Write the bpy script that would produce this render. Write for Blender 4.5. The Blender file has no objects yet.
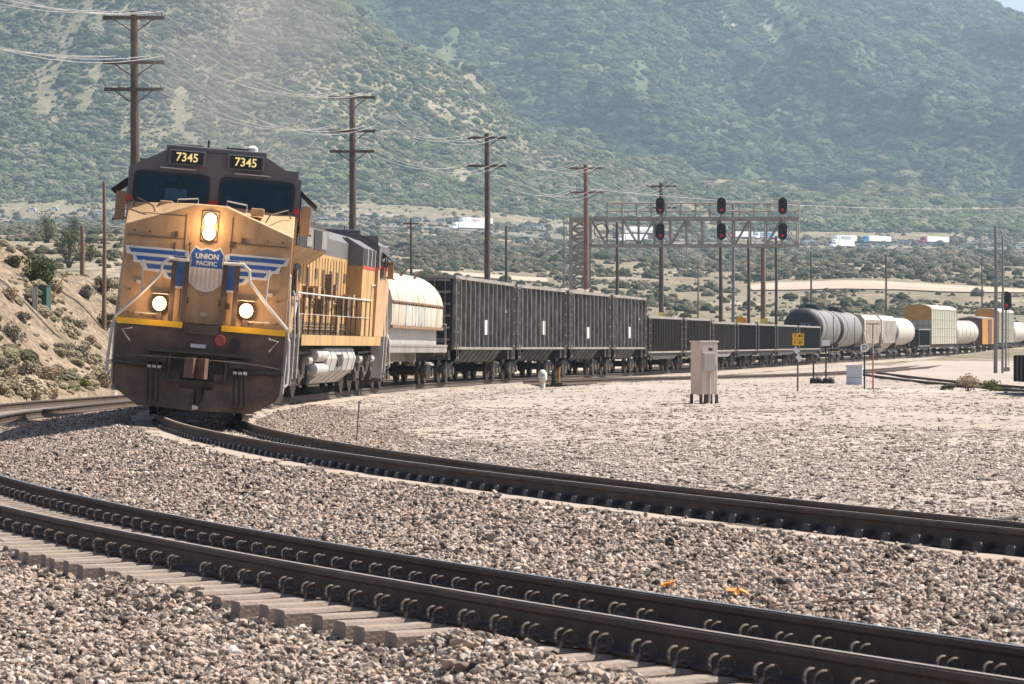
import bpy, bmesh, math, random
import numpy as np
from mathutils import Vector, Matrix, Euler, noise as mnoise

random.seed(7)
rng = np.random.default_rng(7)
PI = math.pi
S = bpy.context.scene
COL = S.collection
R = math.radians

# ------------------------------------------------------------------ camera, sky, sun, exposure
F_PX, YH, ZC = 3400.0, 342.0, 1.35
cam = bpy.data.cameras.new('camera')
cam.sensor_width = 36.0
cam.lens = F_PX / 1024 * 36.0
cam.clip_start, cam.clip_end = 0.5, 20000
cam.dof.use_dof = True
cam.dof.focus_distance = 58
cam.dof.aperture_fstop = 16
camo = bpy.data.objects.new('camera', cam)
COL.objects.link(camo)
camo.location = (0, 0, ZC)
camo.rotation_euler = (PI / 2, 0, 0)
S.camera = camo

SUN_EL, SUN_AZ = R(54), R(70)          # azimuth from +Y towards +X
w = bpy.data.worlds.new('World')
S.world = w
w.use_nodes = True
nt = w.node_tree
sky = nt.nodes.new('ShaderNodeTexSky')
sky.sky_type = 'NISHITA'
sky.sun_disc = False
sky.sun_elevation = SUN_EL
sky.sun_rotation = SUN_AZ
sky.altitude = 900
sky.dust_density = 5.0
nt.links.new(sky.outputs[0], nt.nodes['Background'].inputs[0])
nt.nodes['Background'].inputs[1].default_value = 0.082
sun = bpy.data.lights.new('sun', 'SUN')
sun.energy = 5.0
sun.angle = R(0.53)
sun.color = (1.0, 0.94, 0.84)
suno = bpy.data.objects.new('sun', sun)
COL.objects.link(suno)
sd = Vector((math.sin(SUN_AZ) * math.cos(SUN_EL), math.cos(SUN_AZ) * math.cos(SUN_EL), math.sin(SUN_EL)))
suno.rotation_euler = sd.to_track_quat('Z', 'Y').to_euler()
suno.location = (60, 60, 120)
S.view_settings.view_transform = 'Standard'
S.view_settings.look = 'None'
S.view_settings.exposure = 1.0
S.view_settings.gamma = 1
S.render.engine = 'CYCLES'
S.cycles.use_denoising = True
S.cycles.max_bounces = 6
S.cycles.volume_bounces = 1
S.cycles.volume_step_rate = 4


# ------------------------------------------------------------------ helpers
def sharp(nd, **k):
    for a, b in k.items():
        nd.inputs[a].default_value = b


def M(name, col, rough=0.6, metal=0.0, var=0.18, scale=2.0, dirt=None, damt=0.4, dscale=1.2, streak=1.0,
      bump=0.0, bscale=30.0, spec=0.5, coords='Object'):
    m = bpy.data.materials.new(name)
    m.use_nodes = True
    n, l = m.node_tree.nodes, m.node_tree.links
    p = n['Principled BSDF']
    p.inputs['Roughness'].default_value = rough
    p.inputs['Metallic'].default_value = metal
    p.inputs['Specular IOR Level'].default_value = spec
    tc = n.new('ShaderNodeTexCoord')
    c3 = tuple(col) + (1,)
    cur = None
    nz = n.new('ShaderNodeTexNoise')
    nz.inputs['Scale'].default_value = scale
    nz.inputs['Detail'].default_value = 8
    nz.inputs['Roughness'].default_value = 0.65
    l.new(tc.outputs[coords], nz.inputs['Vector'])
    rp = n.new('ShaderNodeValToRGB')
    rp.color_ramp.elements[0].position = 0.3
    rp.color_ramp.elements[1].position = 0.7
    rp.color_ramp.elements[0].color = tuple(max(0, c * (1 - var)) for c in col) + (1,)
    rp.color_ramp.elements[1].color = tuple(min(1, c * (1 + var)) for c in col) + (1,)
    l.new(nz.outputs['Fac'], rp.inputs['Fac'])
    cur = rp.outputs['Color']
    if dirt is not None:
        mp = n.new('ShaderNodeMapping')
        mp.inputs['Scale'].default_value = (dscale * streak, dscale * streak, dscale)
        l.new(tc.outputs[coords], mp.inputs['Vector'])
        d = n.new('ShaderNodeTexNoise')
        d.inputs['Scale'].default_value = 1.0
        d.inputs['Detail'].default_value = 9
        d.inputs['Roughness'].default_value = 0.7
        l.new(mp.outputs[0], d.inputs['Vector'])
        dr = n.new('ShaderNodeValToRGB')
        dr.color_ramp.elements[0].position = 0.62 - 0.35 * damt
        dr.color_ramp.elements[1].position = 0.82 - 0.30 * damt
        dr.color_ramp.elements[0].color = (0, 0, 0, 1)
        dr.color_ramp.elements[1].color = (1, 1, 1, 1)
        l.new(d.outputs['Fac'], dr.inputs['Fac'])
        mx = n.new('ShaderNodeMix')
        mx.data_type = 'RGBA'
        mul = n.new('ShaderNodeMath')
        mul.operation = 'MULTIPLY'
        mul.inputs[1].default_value = min(1.0, 0.35 + damt)
        l.new(dr.outputs['Color'], mul.inputs[0])
        l.new(mul.outputs[0], mx.inputs['Factor'])
        l.new(cur, mx.inputs['A'])
        mx.inputs['B'].default_value = tuple(dirt) + (1,)
        cur = mx.outputs['Result']
    l.new(cur, p.inputs['Base Color'])
    if bump:
        bz = n.new('ShaderNodeTexNoise')
        bz.inputs['Scale'].default_value = bscale
        bz.inputs['Detail'].default_value = 6
        l.new(tc.outputs[coords], bz.inputs['Vector'])
        b = n.new('ShaderNodeBump')
        b.inputs['Strength'].default_value = min(1, bump)
        b.inputs['Distance'].default_value = 0.02
        l.new(bz.outputs['Fac'], b.inputs['Height'])
        l.new(b.outputs[0], p.inputs['Normal'])
    return m


def emis(name, col, st):
    m = bpy.data.materials.new(name)
    m.use_nodes = True
    p = m.node_tree.nodes['Principled BSDF']
    p.inputs['Base Color'].default_value = tuple(col) + (1,)
    p.inputs['Emission Color'].default_value = tuple(col) + (1,)
    p.inputs['Emission Strength'].default_value = st
    return m


class MB:
    """collects shapes into one mesh"""

    def __init__(s):
        s.v, s.f = [], []

    def add(s, vs, fs):
        o = len(s.v)
        s.v += [tuple(v) for v in vs]
        s.f += [tuple(i + o for i in f) for f in fs]
        return s

    def box(s, c, d, rot=None, bev=0.0):
        hx, hy, hz = d[0] / 2, d[1] / 2, d[2] / 2
        vs = [Vector((x, y, z)) for z in (-hz, hz) for y in (-hy, hy) for x in (-hx, hx)]
        if rot is not None:
            m = Euler(rot).to_matrix()
            vs = [m @ v for v in vs]
        vs = [(v[0] + c[0], v[1] + c[1], v[2] + c[2]) for v in vs]
        return s.add(vs, [(0, 2, 3, 1), (4, 5, 7, 6), (0, 1, 5, 4), (2, 6, 7, 3), (0, 4, 6, 2), (1, 3, 7, 5)])

    def b2(s, x0, x1, y0, y1, z0, z1):
        return s.box(((x0 + x1) / 2, (y0 + y1) / 2, (z0 + z1) / 2), (abs(x1 - x0), abs(y1 - y0), abs(z1 - z0)))

    def tube(s, pts, r, n=6, cap=True):
        pts = [Vector(p) for p in pts]
        rs = r if isinstance(r, (list, tuple)) else [r] * len(pts)
        rings = []
        for i, p in enumerate(pts):
            a = pts[max(0, i - 1)]
            b = pts[min(len(pts) - 1, i + 1)]
            t = (b - a)
            t = t.normalized() if t.length > 1e-9 else Vector((0, 0, 1))
            up = Vector((0, 0, 1)) if abs(t.z) < 0.95 else Vector((0, 1, 0))
            e1 = t.cross(up).normalized()
            e2 = e1.cross(t).normalized()
            rings.append([p + rs[i] * (math.cos(2 * PI * k / n) * e1 + math.sin(2 * PI * k / n) * e2) for k in range(n)])
        vs = [v for rg in rings for v in rg]
        fs = []
        for i in range(len(pts) - 1):
            for k in range(n):
                fs.append((i * n + k, i * n + (k + 1) % n, (i + 1) * n + (k + 1) % n, (i + 1) * n + k))
        if cap:
            fs.append(tuple(range(n))[::-1])
            fs.append(tuple((len(pts) - 1) * n + k for k in range(n)))
        return s.add(vs, fs)

    def lathe(s, prof, c, axis='y', n=24, squash=1.0):
        """prof: list of (along, radius)"""
        vs, fs = [], []
        for a, r in prof:
            for k in range(n):
                x, z = r * math.cos(2 * PI * k / n), r * math.sin(2 * PI * k / n) * squash
                if axis == 'y':
                    vs.append((c[0] + x, c[1] + a, c[2] + z))
                elif axis == 'x':
                    vs.append((c[0] + a, c[1] + x, c[2] + z))
                else:
                    vs.append((c[0] + x, c[1] + z, c[2] + a))
        for i in range(len(prof) - 1):
            for k in range(n):
                fs.append((i * n + k, i * n + (k + 1) % n, (i + 1) * n + (k + 1) % n, (i + 1) * n + k))
        fs.append(tuple(range(n)))
        fs.append(tuple((len(prof) - 1) * n + k for k in range(n)))
        return s.add(vs, fs)

    def prism(s, poly, a0, a1, plane='xz'):
        """polygon in plane, extruded along the third axis from a0 to a1"""
        n = len(poly)

        def P(p, a):
            if plane == 'xz':
                return (p[0], a, p[1])
            if plane == 'yz':
                return (a, p[0], p[1])
            return (p[0], p[1], a)
        vs = [P(p, a0) for p in poly] + [P(p, a1) for p in poly]
        fs = [tuple(range(n)), tuple(range(n, 2 * n))[::-1]]
        for i in range(n):
            j = (i + 1) % n
            fs.append((i, i + n, j + n, j))
        return s.add(vs, fs)

    def build(s, name, mat, parent=None, smooth=False, fix=True, bevel=0.0):
        me = bpy.data.meshes.new(name)
        me.from_pydata(s.v, [], s.f)
        me.update()
        if fix:
            bm = bmesh.new()
            bm.from_mesh(me)
            bmesh.ops.recalc_face_normals(bm, faces=bm.faces)
            bm.to_mesh(me)
            bm.free()
        o = bpy.data.objects.new(name, me)
        COL.objects.link(o)
        if mat:
            me.materials.append(mat)
        if smooth:
            me.polygons.foreach_set('use_smooth', [True] * len(me.polygons))
            try:
                me.set_sharp_from_angle(angle=R(35))
            except Exception:
                pass
        if bevel:
            md = o.modifiers.new('bevel', 'BEVEL')
            md.width = bevel
            md.segments = 2
            md.limit_method = 'ANGLE'
            md.angle_limit = R(40)
        if parent:
            o.parent = parent
        return o


def tag(o, label=None, cat=None, group=None, kind=None):
    if label:
        o['label'] = label
    if cat:
        o['category'] = cat
    if group:
        o['group'] = group
    if kind:
        o['kind'] = kind
    return o


def thing(name, label, cat, loc=(0, 0, 0), rot=(0, 0, 0), group=None):
    o = bpy.data.objects.new(name, None)
    COL.objects.link(o)
    o.empty_display_size = 0.3
    o.location = loc
    o.rotation_euler = rot
    return tag(o, label, cat, group)


def children(o):
    return [c for c in o.children]


def copy_tree(o, parent=None):
    c = o.copy()
    COL.objects.link(c)
    if parent:
        c.parent = parent
    for ch in list(o.children):
        copy_tree(ch, c)
    return c


def text_mesh(txt, size, mat, name, parent, xf, extrude=0.003, bold=0.0):
    cu = bpy.data.curves.new(name, 'FONT')
    cu.body = txt
    cu.size = size
    cu.align_x = 'CENTER'
    cu.align_y = 'CENTER'
    cu.extrude = extrude
    cu.offset = bold
    cu.resolution_u = 3
    o = bpy.data.objects.new(name, cu)
    COL.objects.link(o)
    dg = bpy.context.evaluated_depsgraph_get()
    me = bpy.data.meshes.new_from_object(o.evaluated_get(dg))
    COL.objects.unlink(o)
    bpy.data.objects.remove(o)
    me.transform(xf)
    me.materials.clear()
    me.materials.append(mat)
    q = bpy.data.objects.new(name, me)
    COL.objects.link(q)
    q.parent = parent
    return q


def at(px, y, Y):
    return Vector(((px - 512) / F_PX * Y, Y, ZC + (YH - y) * Y / F_PX))


# ------------------------------------------------------------------ track geometry
CX, CY, RC = 148.0, 82.0, 154.95
TH_T = np.array([(94, .0775), (105, .07), (116, .085), (130, .13), (155, .185), (179, .188), (290, .188), (340, .215), (394, .255), (500, .33), (700, .36)])
Z2_T = np.array([(0, -.018), (50, -.018), (62, -.03), (106, -.10), (140, -.2), (179, -.28), (250, -.27), (310, -.28), (394, -.1), (500, .2), (700, .2)])
Z1_T = np.array([(0, -.04), (14, -.055), (30, -.14), (45, -.2), (75, -.25), (110, -.3), (179, -.38), (250, -.37), (310, -.38), (394, -.2), (500, .1), (700, .1)])
CANT_T = np.array([(0, .11), (75, .11), (90, .09), (110, .05), (135, .02), (160, 0), (900, 0)])   # over 1.507 m, left rail high


def make_path():
    P = []
    b0 = math.asin((4 - CY) / RC)
    b1 = math.asin((94 - CY) / RC)
    for b in np.arange(b0, b1, 0.25 / RC):
        P.append((CX - RC * math.cos(b), CY + RC * math.sin(b), b))
    X, Y, t = P[-1]
    while Y < 640:
        t = float(np.interp(Y, TH_T[:, 0], TH_T[:, 1]))
        X += 0.25 * math.sin(t)
        Y += 0.25 * math.cos(t)
        P.append((X, Y, t))
    return np.array(P)


PATH = make_path()
PS = np.arange(len(PATH)) * 0.25


def s_of_Y(Y):
    return float(np.interp(Y, PATH[:, 1], PS))


def P_at(s):
    return (float(np.interp(s, PS, PATH[:, 0])), float(np.interp(s, PS, PATH[:, 1])), float(np.interp(s, PS, PATH[:, 2])))


def z2(Y):
    return float(np.interp(Y, Z2_T[:, 0], Z2_T[:, 1]))


def z1(Y):
    return float(np.interp(Y, Z1_T[:, 0], Z1_T[:, 1]))


def cant(Y):
    return float(np.interp(Y, CANT_T[:, 0], CANT_T[:, 1])) / 1.507


OFF1 = -5.4


def track_point(s, d, dz=0.0, which=2):
    """point at lateral d (right +) from track centre; dz above the rail-top plane"""
    X, Y, t = P_at(s)
    nx, ny = math.cos(t), -math.sin(t)
    if which == 2:
        z = z2(Y) - cant(Y) * d + dz
        return (X + nx * d, Y + ny * d, z)
    z = z1(Y) - 0.9 * cant(Y) * d + dz
    dd = OFF1 + d
    return (X + nx * dd, Y + ny * dd, z)


def near_path(X, Y):
    """signed offset (right +) and station of points from the track 2 path"""
    X = np.asarray(X, float).ravel()
    Y = np.asarray(Y, float).ravel()
    Pq = PATH[::4]
    d = np.empty(len(X))
    k = np.empty(len(X), int)
    for i in range(0, len(X), 4000):
        dx = X[i:i + 4000, None] - Pq[None, :, 0]
        dy = Y[i:i + 4000, None] - Pq[None, :, 1]
        q = dx * dx + dy * dy
        kk = q.argmin(1)
        k[i:i + 4000] = kk
        t = Pq[kk, 2]
        ax, ay = dx[np.arange(len(kk)), kk], dy[np.arange(len(kk)), kk]
        sg = ax * np.cos(t) - ay * np.sin(t)
        d[i:i + 4000] = np.sqrt(q[np.arange(len(kk)), kk]) * np.sign(sg)
    return d, Pq[k, 1]


# bed profile: lateral d from track 2 centre -> height relative to the local rail planes
BED = np.array([(-15, -.62), (-11, -.60), (-9.2, -.52), (-8.0, -.45), (-7.2, -.38), (-6.75, -.355), (-6.4, -.325), (-6.0, -.275), (-5.4, -.225), (-4.4, -.225),
                (-3.6, -.20), (-2.7, -.20), (-1.6, -.205), (-1.2, -.2), (-.8, -.192), (.8, -.192), (1.25, -.215), (1.6, -.25), (2.2, -.36), (3.2, -.42), (5, -.45)])


def bed_z(d, Yst):
    """ground height of the ballast bed at offset d, station depth Yst (arrays)"""
    zz2 = np.interp(Yst, Z2_T[:, 0], Z2_T[:, 1])
    zz1 = np.interp(Yst, Z1_T[:, 0], Z1_T[:, 1])
    ct = np.interp(Yst, CANT_T[:, 0], CANT_T[:, 1]) / 1.507
    pl2 = zz2 - ct * np.clip(d, -1.35, 1.2)
    pl1 = zz1 - .9 * ct * np.clip(d - OFF1, -1.3, 1.3)
    t = np.clip((d + 4.1) / 2.6, 0, 1)
    base = pl1 * (1 - t) + pl2 * t
    far = np.clip((d - 2.2) / 2.8, 0, 1)
    base = base * (1 - far) + far * np.maximum(zz2, 0)
    farl = np.clip((-d - 8) / 3, 0, 1)
    base = base * (1 - farl) + farl * -0.05
    return base + np.interp(d, BED[:, 0], BED[:, 1])


# ------------------------------------------------------------------ terrain
COLS = np.array([-400, 0, 130, 300, 420, 560, 700, 850, 1024, 1400.])
ROWS = [
    (350, [262, 252, 252, 300, 318, 326, 335, 344, 348, 348]),
    (500, [250, 243, 243, 280, 296, 304, 318, 328, 338, 340]),
    (620, [244, 238, 238, 268, 281, 290, 302, 306, 318, 320]),
    (700, [242, 237, 237, 262, 274, 284, 292, 289, 297, 302]),
    (780, [242, 236, 236, 260, 271, 280, 287, 279, 288, 294]),
    (900, [240, 234, 234, 250, 258, 266, 272, 268, 274, 280]),
    (1650, [228, 226, 226, 226, 229, 240, 248, 250, 250, 252]),
    (1750, [226, 224, 224, 222, 223, 236, 244, 246, 246, 248]),
    (1880, [224, 221, 221, 219, 219, 232, 241, 242, 243, 245]),
    (2000, [196, 190, 186, 190, 196, 212, 224, 226, 228, 230]),
    (2170, [120, 108, 98, 112, 150, 190, 206, 210, 210, 205]),
    (2420, [0, -10, -30, -4, 76, 170, 196, 190, 200, 180]),
    (2720, [-60, -60, -20, 40, 120, 190, 205, 200, 205, 190]),
    (3050, [0, 0, 30, 60, 120, 150, 158, 150, 160, 110]),
    (3600, [-220, -180, -140, -100, -50, -10, 20, 40, 80, 60]),
    (4300, [-380, -320, -280, -240, -200, -150, -100, -18, 42, 56]),
    (4900, [-300, -260, -230, -200, -160, -110, -60, 0, 70, 80]),
    (5400, [-200, -160, -130, -100, -60, -10, 30, 70, 110, 120])]
RY = np.array([230.] + [r[0] for r in ROWS])
RZ = np.array([[-.45] * 10] + [[ZC + (YH - y) * r[0] / F_PX for y in r[1]] for r in ROWS])


def vnoise(x, y, seed=0):
    xi, yi = np.floor(x).astype(np.int64), np.floor(y).astype(np.int64)
    fx, fy = x - xi, y - yi
    fx = fx * fx * (3 - 2 * fx)
    fy = fy * fy * (3 - 2 * fy)

    def h(a, b):
        n = (a * 374761393 + b * 668265263 + seed * 974711) & 0x7fffffff
        n = ((n ^ (n >> 13)) * 1274126177) & 0x7fffffff
        return ((n ^ (n >> 16)) & 0xffff) / 65535.0
    return (h(xi, yi) * (1 - fx) + h(xi + 1, yi) * fx) * (1 - fy) + (h(xi, yi + 1) * (1 - fx) + h(xi + 1, yi + 1) * fx) * fy


def fbm(x, y, o=4, seed=0):
    s, a, t = 0, 1.0, 0
    for i in range(o):
        s = s + a * vnoise(x * 2 ** i, y * 2 ** i, seed + i)
        t += a
        a *= .5
    return s / t


def smooth_interp(x, xp, fp):
    """monotone-ish cubic (catmull-rom with limited slopes)"""
    xp, fp = np.asarray(xp, float), np.asarray(fp, float)
    h = np.diff(xp)
    dl = np.diff(fp) / h
    m = np.zeros(len(xp))
    m[1:-1] = np.where(dl[:-1] * dl[1:] > 0, 2 * dl[:-1] * dl[1:] / (dl[:-1] + dl[1:] + 1e-12), 0)
    m[0], m[-1] = dl[0], dl[-1]
    x = np.clip(x, xp[0], xp[-1])
    k = np.clip(np.searchsorted(xp, x) - 1, 0, len(xp) - 2)
    t = (x - xp[k]) / h[k]
    t2, t3 = t * t, t * t * t
    return (2 * t3 - 3 * t2 + 1) * fp[k] + (t3 - 2 * t2 + t) * h[k] * m[k] + (-2 * t3 + 3 * t2) * fp[k + 1] + (t3 - t2) * h[k] * m[k + 1]


def terrain(X, Y, detail=True):
    X = np.asarray(X, float)
    Y = np.asarray(Y, float)
    shp = X.shape
    X, Y = X.ravel(), Y.ravel()
    px = 512 + F_PX * X / np.maximum(Y, 1)
    # rows first (per column), then columns
    zc = np.stack([smooth_interp(Y, RY, RZ[:, j]) for j in range(len(COLS))], 1)
    p = np.clip(px, COLS[0], COLS[-1])
    k = np.clip(np.searchsorted(COLS, p) - 1, 0, len(COLS) - 2)
    t = (p - COLS[k]) / (COLS[k + 1] - COLS[k])
    t = t * t * (3 - 2 * t) * .5 + t * .5
    i = np.arange(len(p))
    z = zc[i, k] * (1 - t) + zc[i, k + 1] * t
    if detail:
        a = np.clip((Y - 330) / 300, 0, 1)
        z = z + a * (fbm(X / 60, Y / 90, 4, 3) - .5) * 5.0 * np.clip((1000 - Y) / 500, 0.12, 1)
        flat = 1.0
        m = np.clip((Y - 1960) / 700, 0, 1)
        n1 = 1 - abs(2 * fbm(X / 330 + .45 * Y / 330, Y / 900, 4, 11) - 1)
        n2 = 1 - abs(2 * fbm(X / 150 - .4 * Y / 300, Y / 260, 3, 17) - 1)
        z = z + m * flat * ((n1 - .75) * 160 + (n2 - .75) * 80) * np.where(Y < 2600, .55, 1) * np.clip((4500 - Y) / 600, .12, 1)
    nr = Y < 640
    if nr.any():
        d, Ys = near_path(X[nr], Y[nr])
        yy = Y[nr]
        zt = np.interp(Ys, Z2_T[:, 0], Z2_T[:, 1])
        lim = np.maximum(zt, 0) - .46 + np.maximum(0, np.abs(d) - 9) * .32
        zz = z[nr]
        zz = np.where(Ys > 150, np.minimum(zz, lim), zz)
        e = np.clip((-d - 9.0) / 8.5, 0, 1)
        e = e * e * (3 - 2 * e)
        rough = (fbm(X[nr] / 1.4, yy / 2.2, 4, 61) - .5) * .55 * np.clip(e * 4, 0, 1)
        fade = np.clip((yy - 60) / 30, 0, 1) * np.clip((205 - yy) / 70, 0, 1)
        bump = (fbm(X[nr] / 4, yy / 6, 4, 5) - .5) * 1.6
        zz = np.maximum(zz, zz * (1 - fade) + fade * (-.45 + e * (5.2 + bump) + rough))
        zz = zz + (fbm(X[nr] / 3.0, yy / 5.0, 3, 9) - .5) * .10
        # keep the sheet under the ballast bed
        under = ((d > -13) & (d < 4.2))
        dip = np.where(d < 0, np.clip((13 + d) / 2.5, 0, 1), np.clip((4.2 - d) / 1.2, 0, 1))
        zz = np.where(under & (zz < 2) & (d > -9.5), np.minimum(zz, zt - .45 - .25 * dip), zz)
        z[nr] = zz
    return z.reshape(shp)


def ground_hit(px, y, Y0=60, Y1=1600):
    Ys = np.geomspace(Y0, Y1, 1500)
    X = (px - 512) / F_PX * Ys
    z = terrain(X, Ys)
    zr = ZC + (YH - y) * Ys / F_PX
    k = np.where(z >= zr)[0]
    i = k[0] if len(k) else len(Ys) - 1
    return Vector((X[i], Ys[i], z[i]))


def grid_mesh(name, Xg, Yg, Zg, mat, smooth=True):
    a, b = Xg.shape
    v = np.stack([Xg.ravel(), Yg.ravel(), Zg.ravel()], 1)
    idx = np.arange(a * b).reshape(a, b)
    f = np.stack([idx[:-1, :-1], idx[:-1, 1:], idx[1:, 1:], idx[1:, :-1]], -1).reshape(-1, 4)
    me = bpy.data.meshes.new(name)
    me.from_pydata(v.tolist(), [], f.tolist())
    me.update()
    if smooth:
        me.polygons.foreach_set('use_smooth', [True] * len(me.polygons))
    o = bpy.data.objects.new(name, me)
    COL.objects.link(o)
    me.materials.append(mat)
    return o


def ground_mat(name, cols, scales, bump=.6, speck=None, bdist=.05):
    """several noise octaves mixing a list of colours, with stone-like specks"""
    m = bpy.data.materials.new(name)
    m.use_nodes = True
    n, l = m.node_tree.nodes, m.node_tree.links
    p = n['Principled BSDF']
    p.inputs['Roughness'].default_value = .95
    p.inputs['Specular IOR Level'].default_value = .15
    tc = n.new('ShaderNodeTexCoord')
    cur = None
    rgb = n.new('ShaderNodeRGB')
    rgb.outputs[0].default_value = tuple(cols[0]) + (1,)
    cur = rgb.outputs[0]
    for c, (sc, lo, hi, amt) in zip(cols[1:], scales):
        z = n.new('ShaderNodeTexNoise')
        z.inputs['Scale'].default_value = sc
        z.inputs['Detail'].default_value = 7
        z.inputs['Roughness'].default_value = .62
        l.new(tc.outputs['Object'], z.inputs['Vector'])
        mr = n.new('ShaderNodeMapRange')
        mr.inputs[1].default_value = lo
        mr.inputs[2].default_value = hi
        mr.inputs[4].default_value = amt
        l.new(z.outputs['Fac'], mr.inputs[0])
        mx = n.new('ShaderNodeMix')
        mx.data_type = 'RGBA'
        l.new(mr.outputs[0], mx.inputs['Factor'])
        l.new(cur, mx.inputs['A'])
        mx.inputs['B'].default_value = tuple(c) + (1,)
        cur = mx.outputs['Result']
    if speck:
        sc, amt = speck
        v = n.new('ShaderNodeTexVoronoi')
        v.inputs['Scale'].default_value = sc
        l.new(tc.outputs['Object'], v.inputs['Vector'])
        hs = n.new('ShaderNodeSeparateColor')
        l.new(v.outputs['Color'], hs.inputs[0])
        mr = n.new('ShaderNodeMapRange')
        mr.inputs[3].default_value = 1 - amt
        mr.inputs[4].default_value = 1 + amt
        l.new(hs.outputs[0], mr.inputs[0])
        mx = n.new('ShaderNodeMix')
        mx.data_type = 'RGBA'
        mx.blend_type = 'MULTIPLY'
        mx.inputs['Factor'].default_value = 1
        l.new(cur, mx.inputs['A'])
        l.new(mr.outputs[0], mx.inputs['B'])
        cur = mx.outputs['Result']
        b = n.new('ShaderNodeBump')
        b.inputs['Strength'].default_value = bump
        b.inputs['Distance'].default_value = bdist
        b.invert = True
        l.new(v.outputs['Distance'], b.inputs['Height'])
        l.new(b.outputs[0], p.inputs['Normal'])
    l.new(cur, p.inputs['Base Color'])
    return m


MAT_YARD = ground_mat('yard_gravel', [(.30, .25, .215), (.37, .31, .265), (.235, .20, .175), (.44, .38, .33)],
                      [(.10, .45, .62, .75), (.35, .48, .68, .6), (.045, .56, .66, .7)], .3, (26, .42), .02)
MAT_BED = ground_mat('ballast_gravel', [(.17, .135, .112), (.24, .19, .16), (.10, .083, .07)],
                     [(.6, .4, .6, .7), (2.5, .45, .65, .6)], 1.0, (26, .5), .06)  # darker than the stones: shade in their gaps put into the colour
MAT_HILL = ground_mat('hill_soil', [(.175, .15, .09), (.25, .205, .14), (.11, .112, .056), (.34, .28, .21)],
                      [(.06, .46, .62, .9), (.15, .42, .62, .8), (.02, .60, .74, .8)], .6, (.9, .35), .3)
MAT_BANK = ground_mat('bank_dirt', [(.19, .142, .10), (.26, .205, .15), (.115, .088, .062)],
                      [(.25, .42, .6, .8), (.8, .48, .66, .8)], .8, (6, .3), .10)

# near ground + yard (polar grid)
us = np.concatenate([np.linspace(-.42, -.17, 40), np.linspace(-.168, .168, 190), np.linspace(.17, .42, 40)])
ys = np.geomspace(2.5, 262, 330)
U, Yg = np.meshgrid(us, ys)
Xg = U * Yg + np.clip(20 - Yg, 0, 20) * np.sign(U) * np.abs(U) / .42 * 1.5
Zg = terrain(Xg, Yg)
_d, _ys = near_path(Xg, Yg)
_d, _ys = _d.reshape(Xg.shape), _ys.reshape(Xg.shape)
Zg = Zg - .5 * ((_d < -9.7) & (_d > -29) & (_ys > 64) & (_ys < 198))
ground = grid_mesh('ground', Xg, Yg, Zg, MAT_YARD)
tag(ground, kind='structure')
# far ground and hills
us = np.concatenate([np.linspace(-.42, -.17, 40), np.linspace(-.168, .168, 330), np.linspace(.17, .42, 40)])
ys = np.concatenate([np.geomspace(250, 1500, 200), np.linspace(1510, 5400, 290)])
U, Yg = np.meshgrid(us, ys)
Xg = U * Yg
Zg = terrain(Xg, Yg)
Zg = np.where(Yg < 262, Zg - .03, Zg)
kh = int(np.searchsorted(ys, 2780))
ks = int(np.searchsorted(ys, 1930))
MAT_SLOPE = ground_mat('slope_soil', [(.175, .142, .10), (.25, .205, .152), (.115, .108, .066), (.31, .26, .20)],
                       [(.06, .46, .62, .9), (.2, .45, .62, .9), (.03, .56, .70, .9)], .7, (1.1, .35), .3)
slope = grid_mesh('slope', Xg[:ks + 1], Yg[:ks + 1], Zg[:ks + 1], MAT_SLOPE)
tag(slope, kind='structure')
hills = grid_mesh('hills', Xg[ks:kh + 1], Yg[ks:kh + 1], Zg[ks:kh + 1], MAT_HILL)
tag(hills, kind='structure')
MAT_MOUNT = ground_mat('mountain_soil', [(.085, .10, .045), (.065, .085, .034), (.13, .125, .075), (.32, .27, .21)],
                       [(.012, .42, .58, .9), (.02, .54, .66, .8), (.011, .60, .70, .85)], .5, (.5, .25), .4)
mount = grid_mesh('mountain', Xg[kh:], Yg[kh:], Zg[kh:], MAT_MOUNT)
tag(mount, kind='structure')
# dirt face of the embankment
st = np.linspace(s_of_Y(62), s_of_Y(200), 420)
dd = np.linspace(-9.4, -30, 110)
bx, by = [], []
for s_ in st:
    X_, Y_, t_ = P_at(s_)
    bx.append(X_ + math.cos(t_) * dd)
    by.append(Y_ - math.sin(t_) * dd)
bx, by = np.array(bx), np.array(by)
bz = terrain(bx, by) + .012
emb = grid_mesh('embankment', bx, by, bz, MAT_BANK)
tag(emb, kind='structure')

# ballast bed
st = np.concatenate([np.arange(s_of_Y(5), s_of_Y(130), .5), np.arange(s_of_Y(130), s_of_Y(600), 3)])
dd = np.concatenate([np.arange(-13, -9, .5), np.arange(-9, 3, .15), np.arange(3, 5.01, .5)])
bx, by, bs = [], [], []
for s_ in st:
    X_, Y_, t_ = P_at(s_)
    bx.append(X_ + math.cos(t_) * dd)
    by.append(Y_ - math.sin(t_) * dd)
    bs.append(np.full(len(dd), Y_))
bx, by, bs = np.array(bx), np.array(by), np.array(bs)
bz = bed_z(np.broadcast_to(dd, bx.shape), bs) + (fbm(bx * 1.3, by * 1.3, 3, 21) - .5) * .035
kf = int(np.searchsorted(st, s_of_Y(74)))
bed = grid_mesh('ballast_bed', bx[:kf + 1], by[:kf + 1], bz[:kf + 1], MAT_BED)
tag(bed, kind='structure')
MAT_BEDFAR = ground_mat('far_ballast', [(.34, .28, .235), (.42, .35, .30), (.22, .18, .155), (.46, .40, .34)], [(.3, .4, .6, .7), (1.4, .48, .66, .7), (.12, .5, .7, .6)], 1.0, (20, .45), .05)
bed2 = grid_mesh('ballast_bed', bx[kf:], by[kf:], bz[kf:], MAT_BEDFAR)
tag(bed2, kind='structure')


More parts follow.
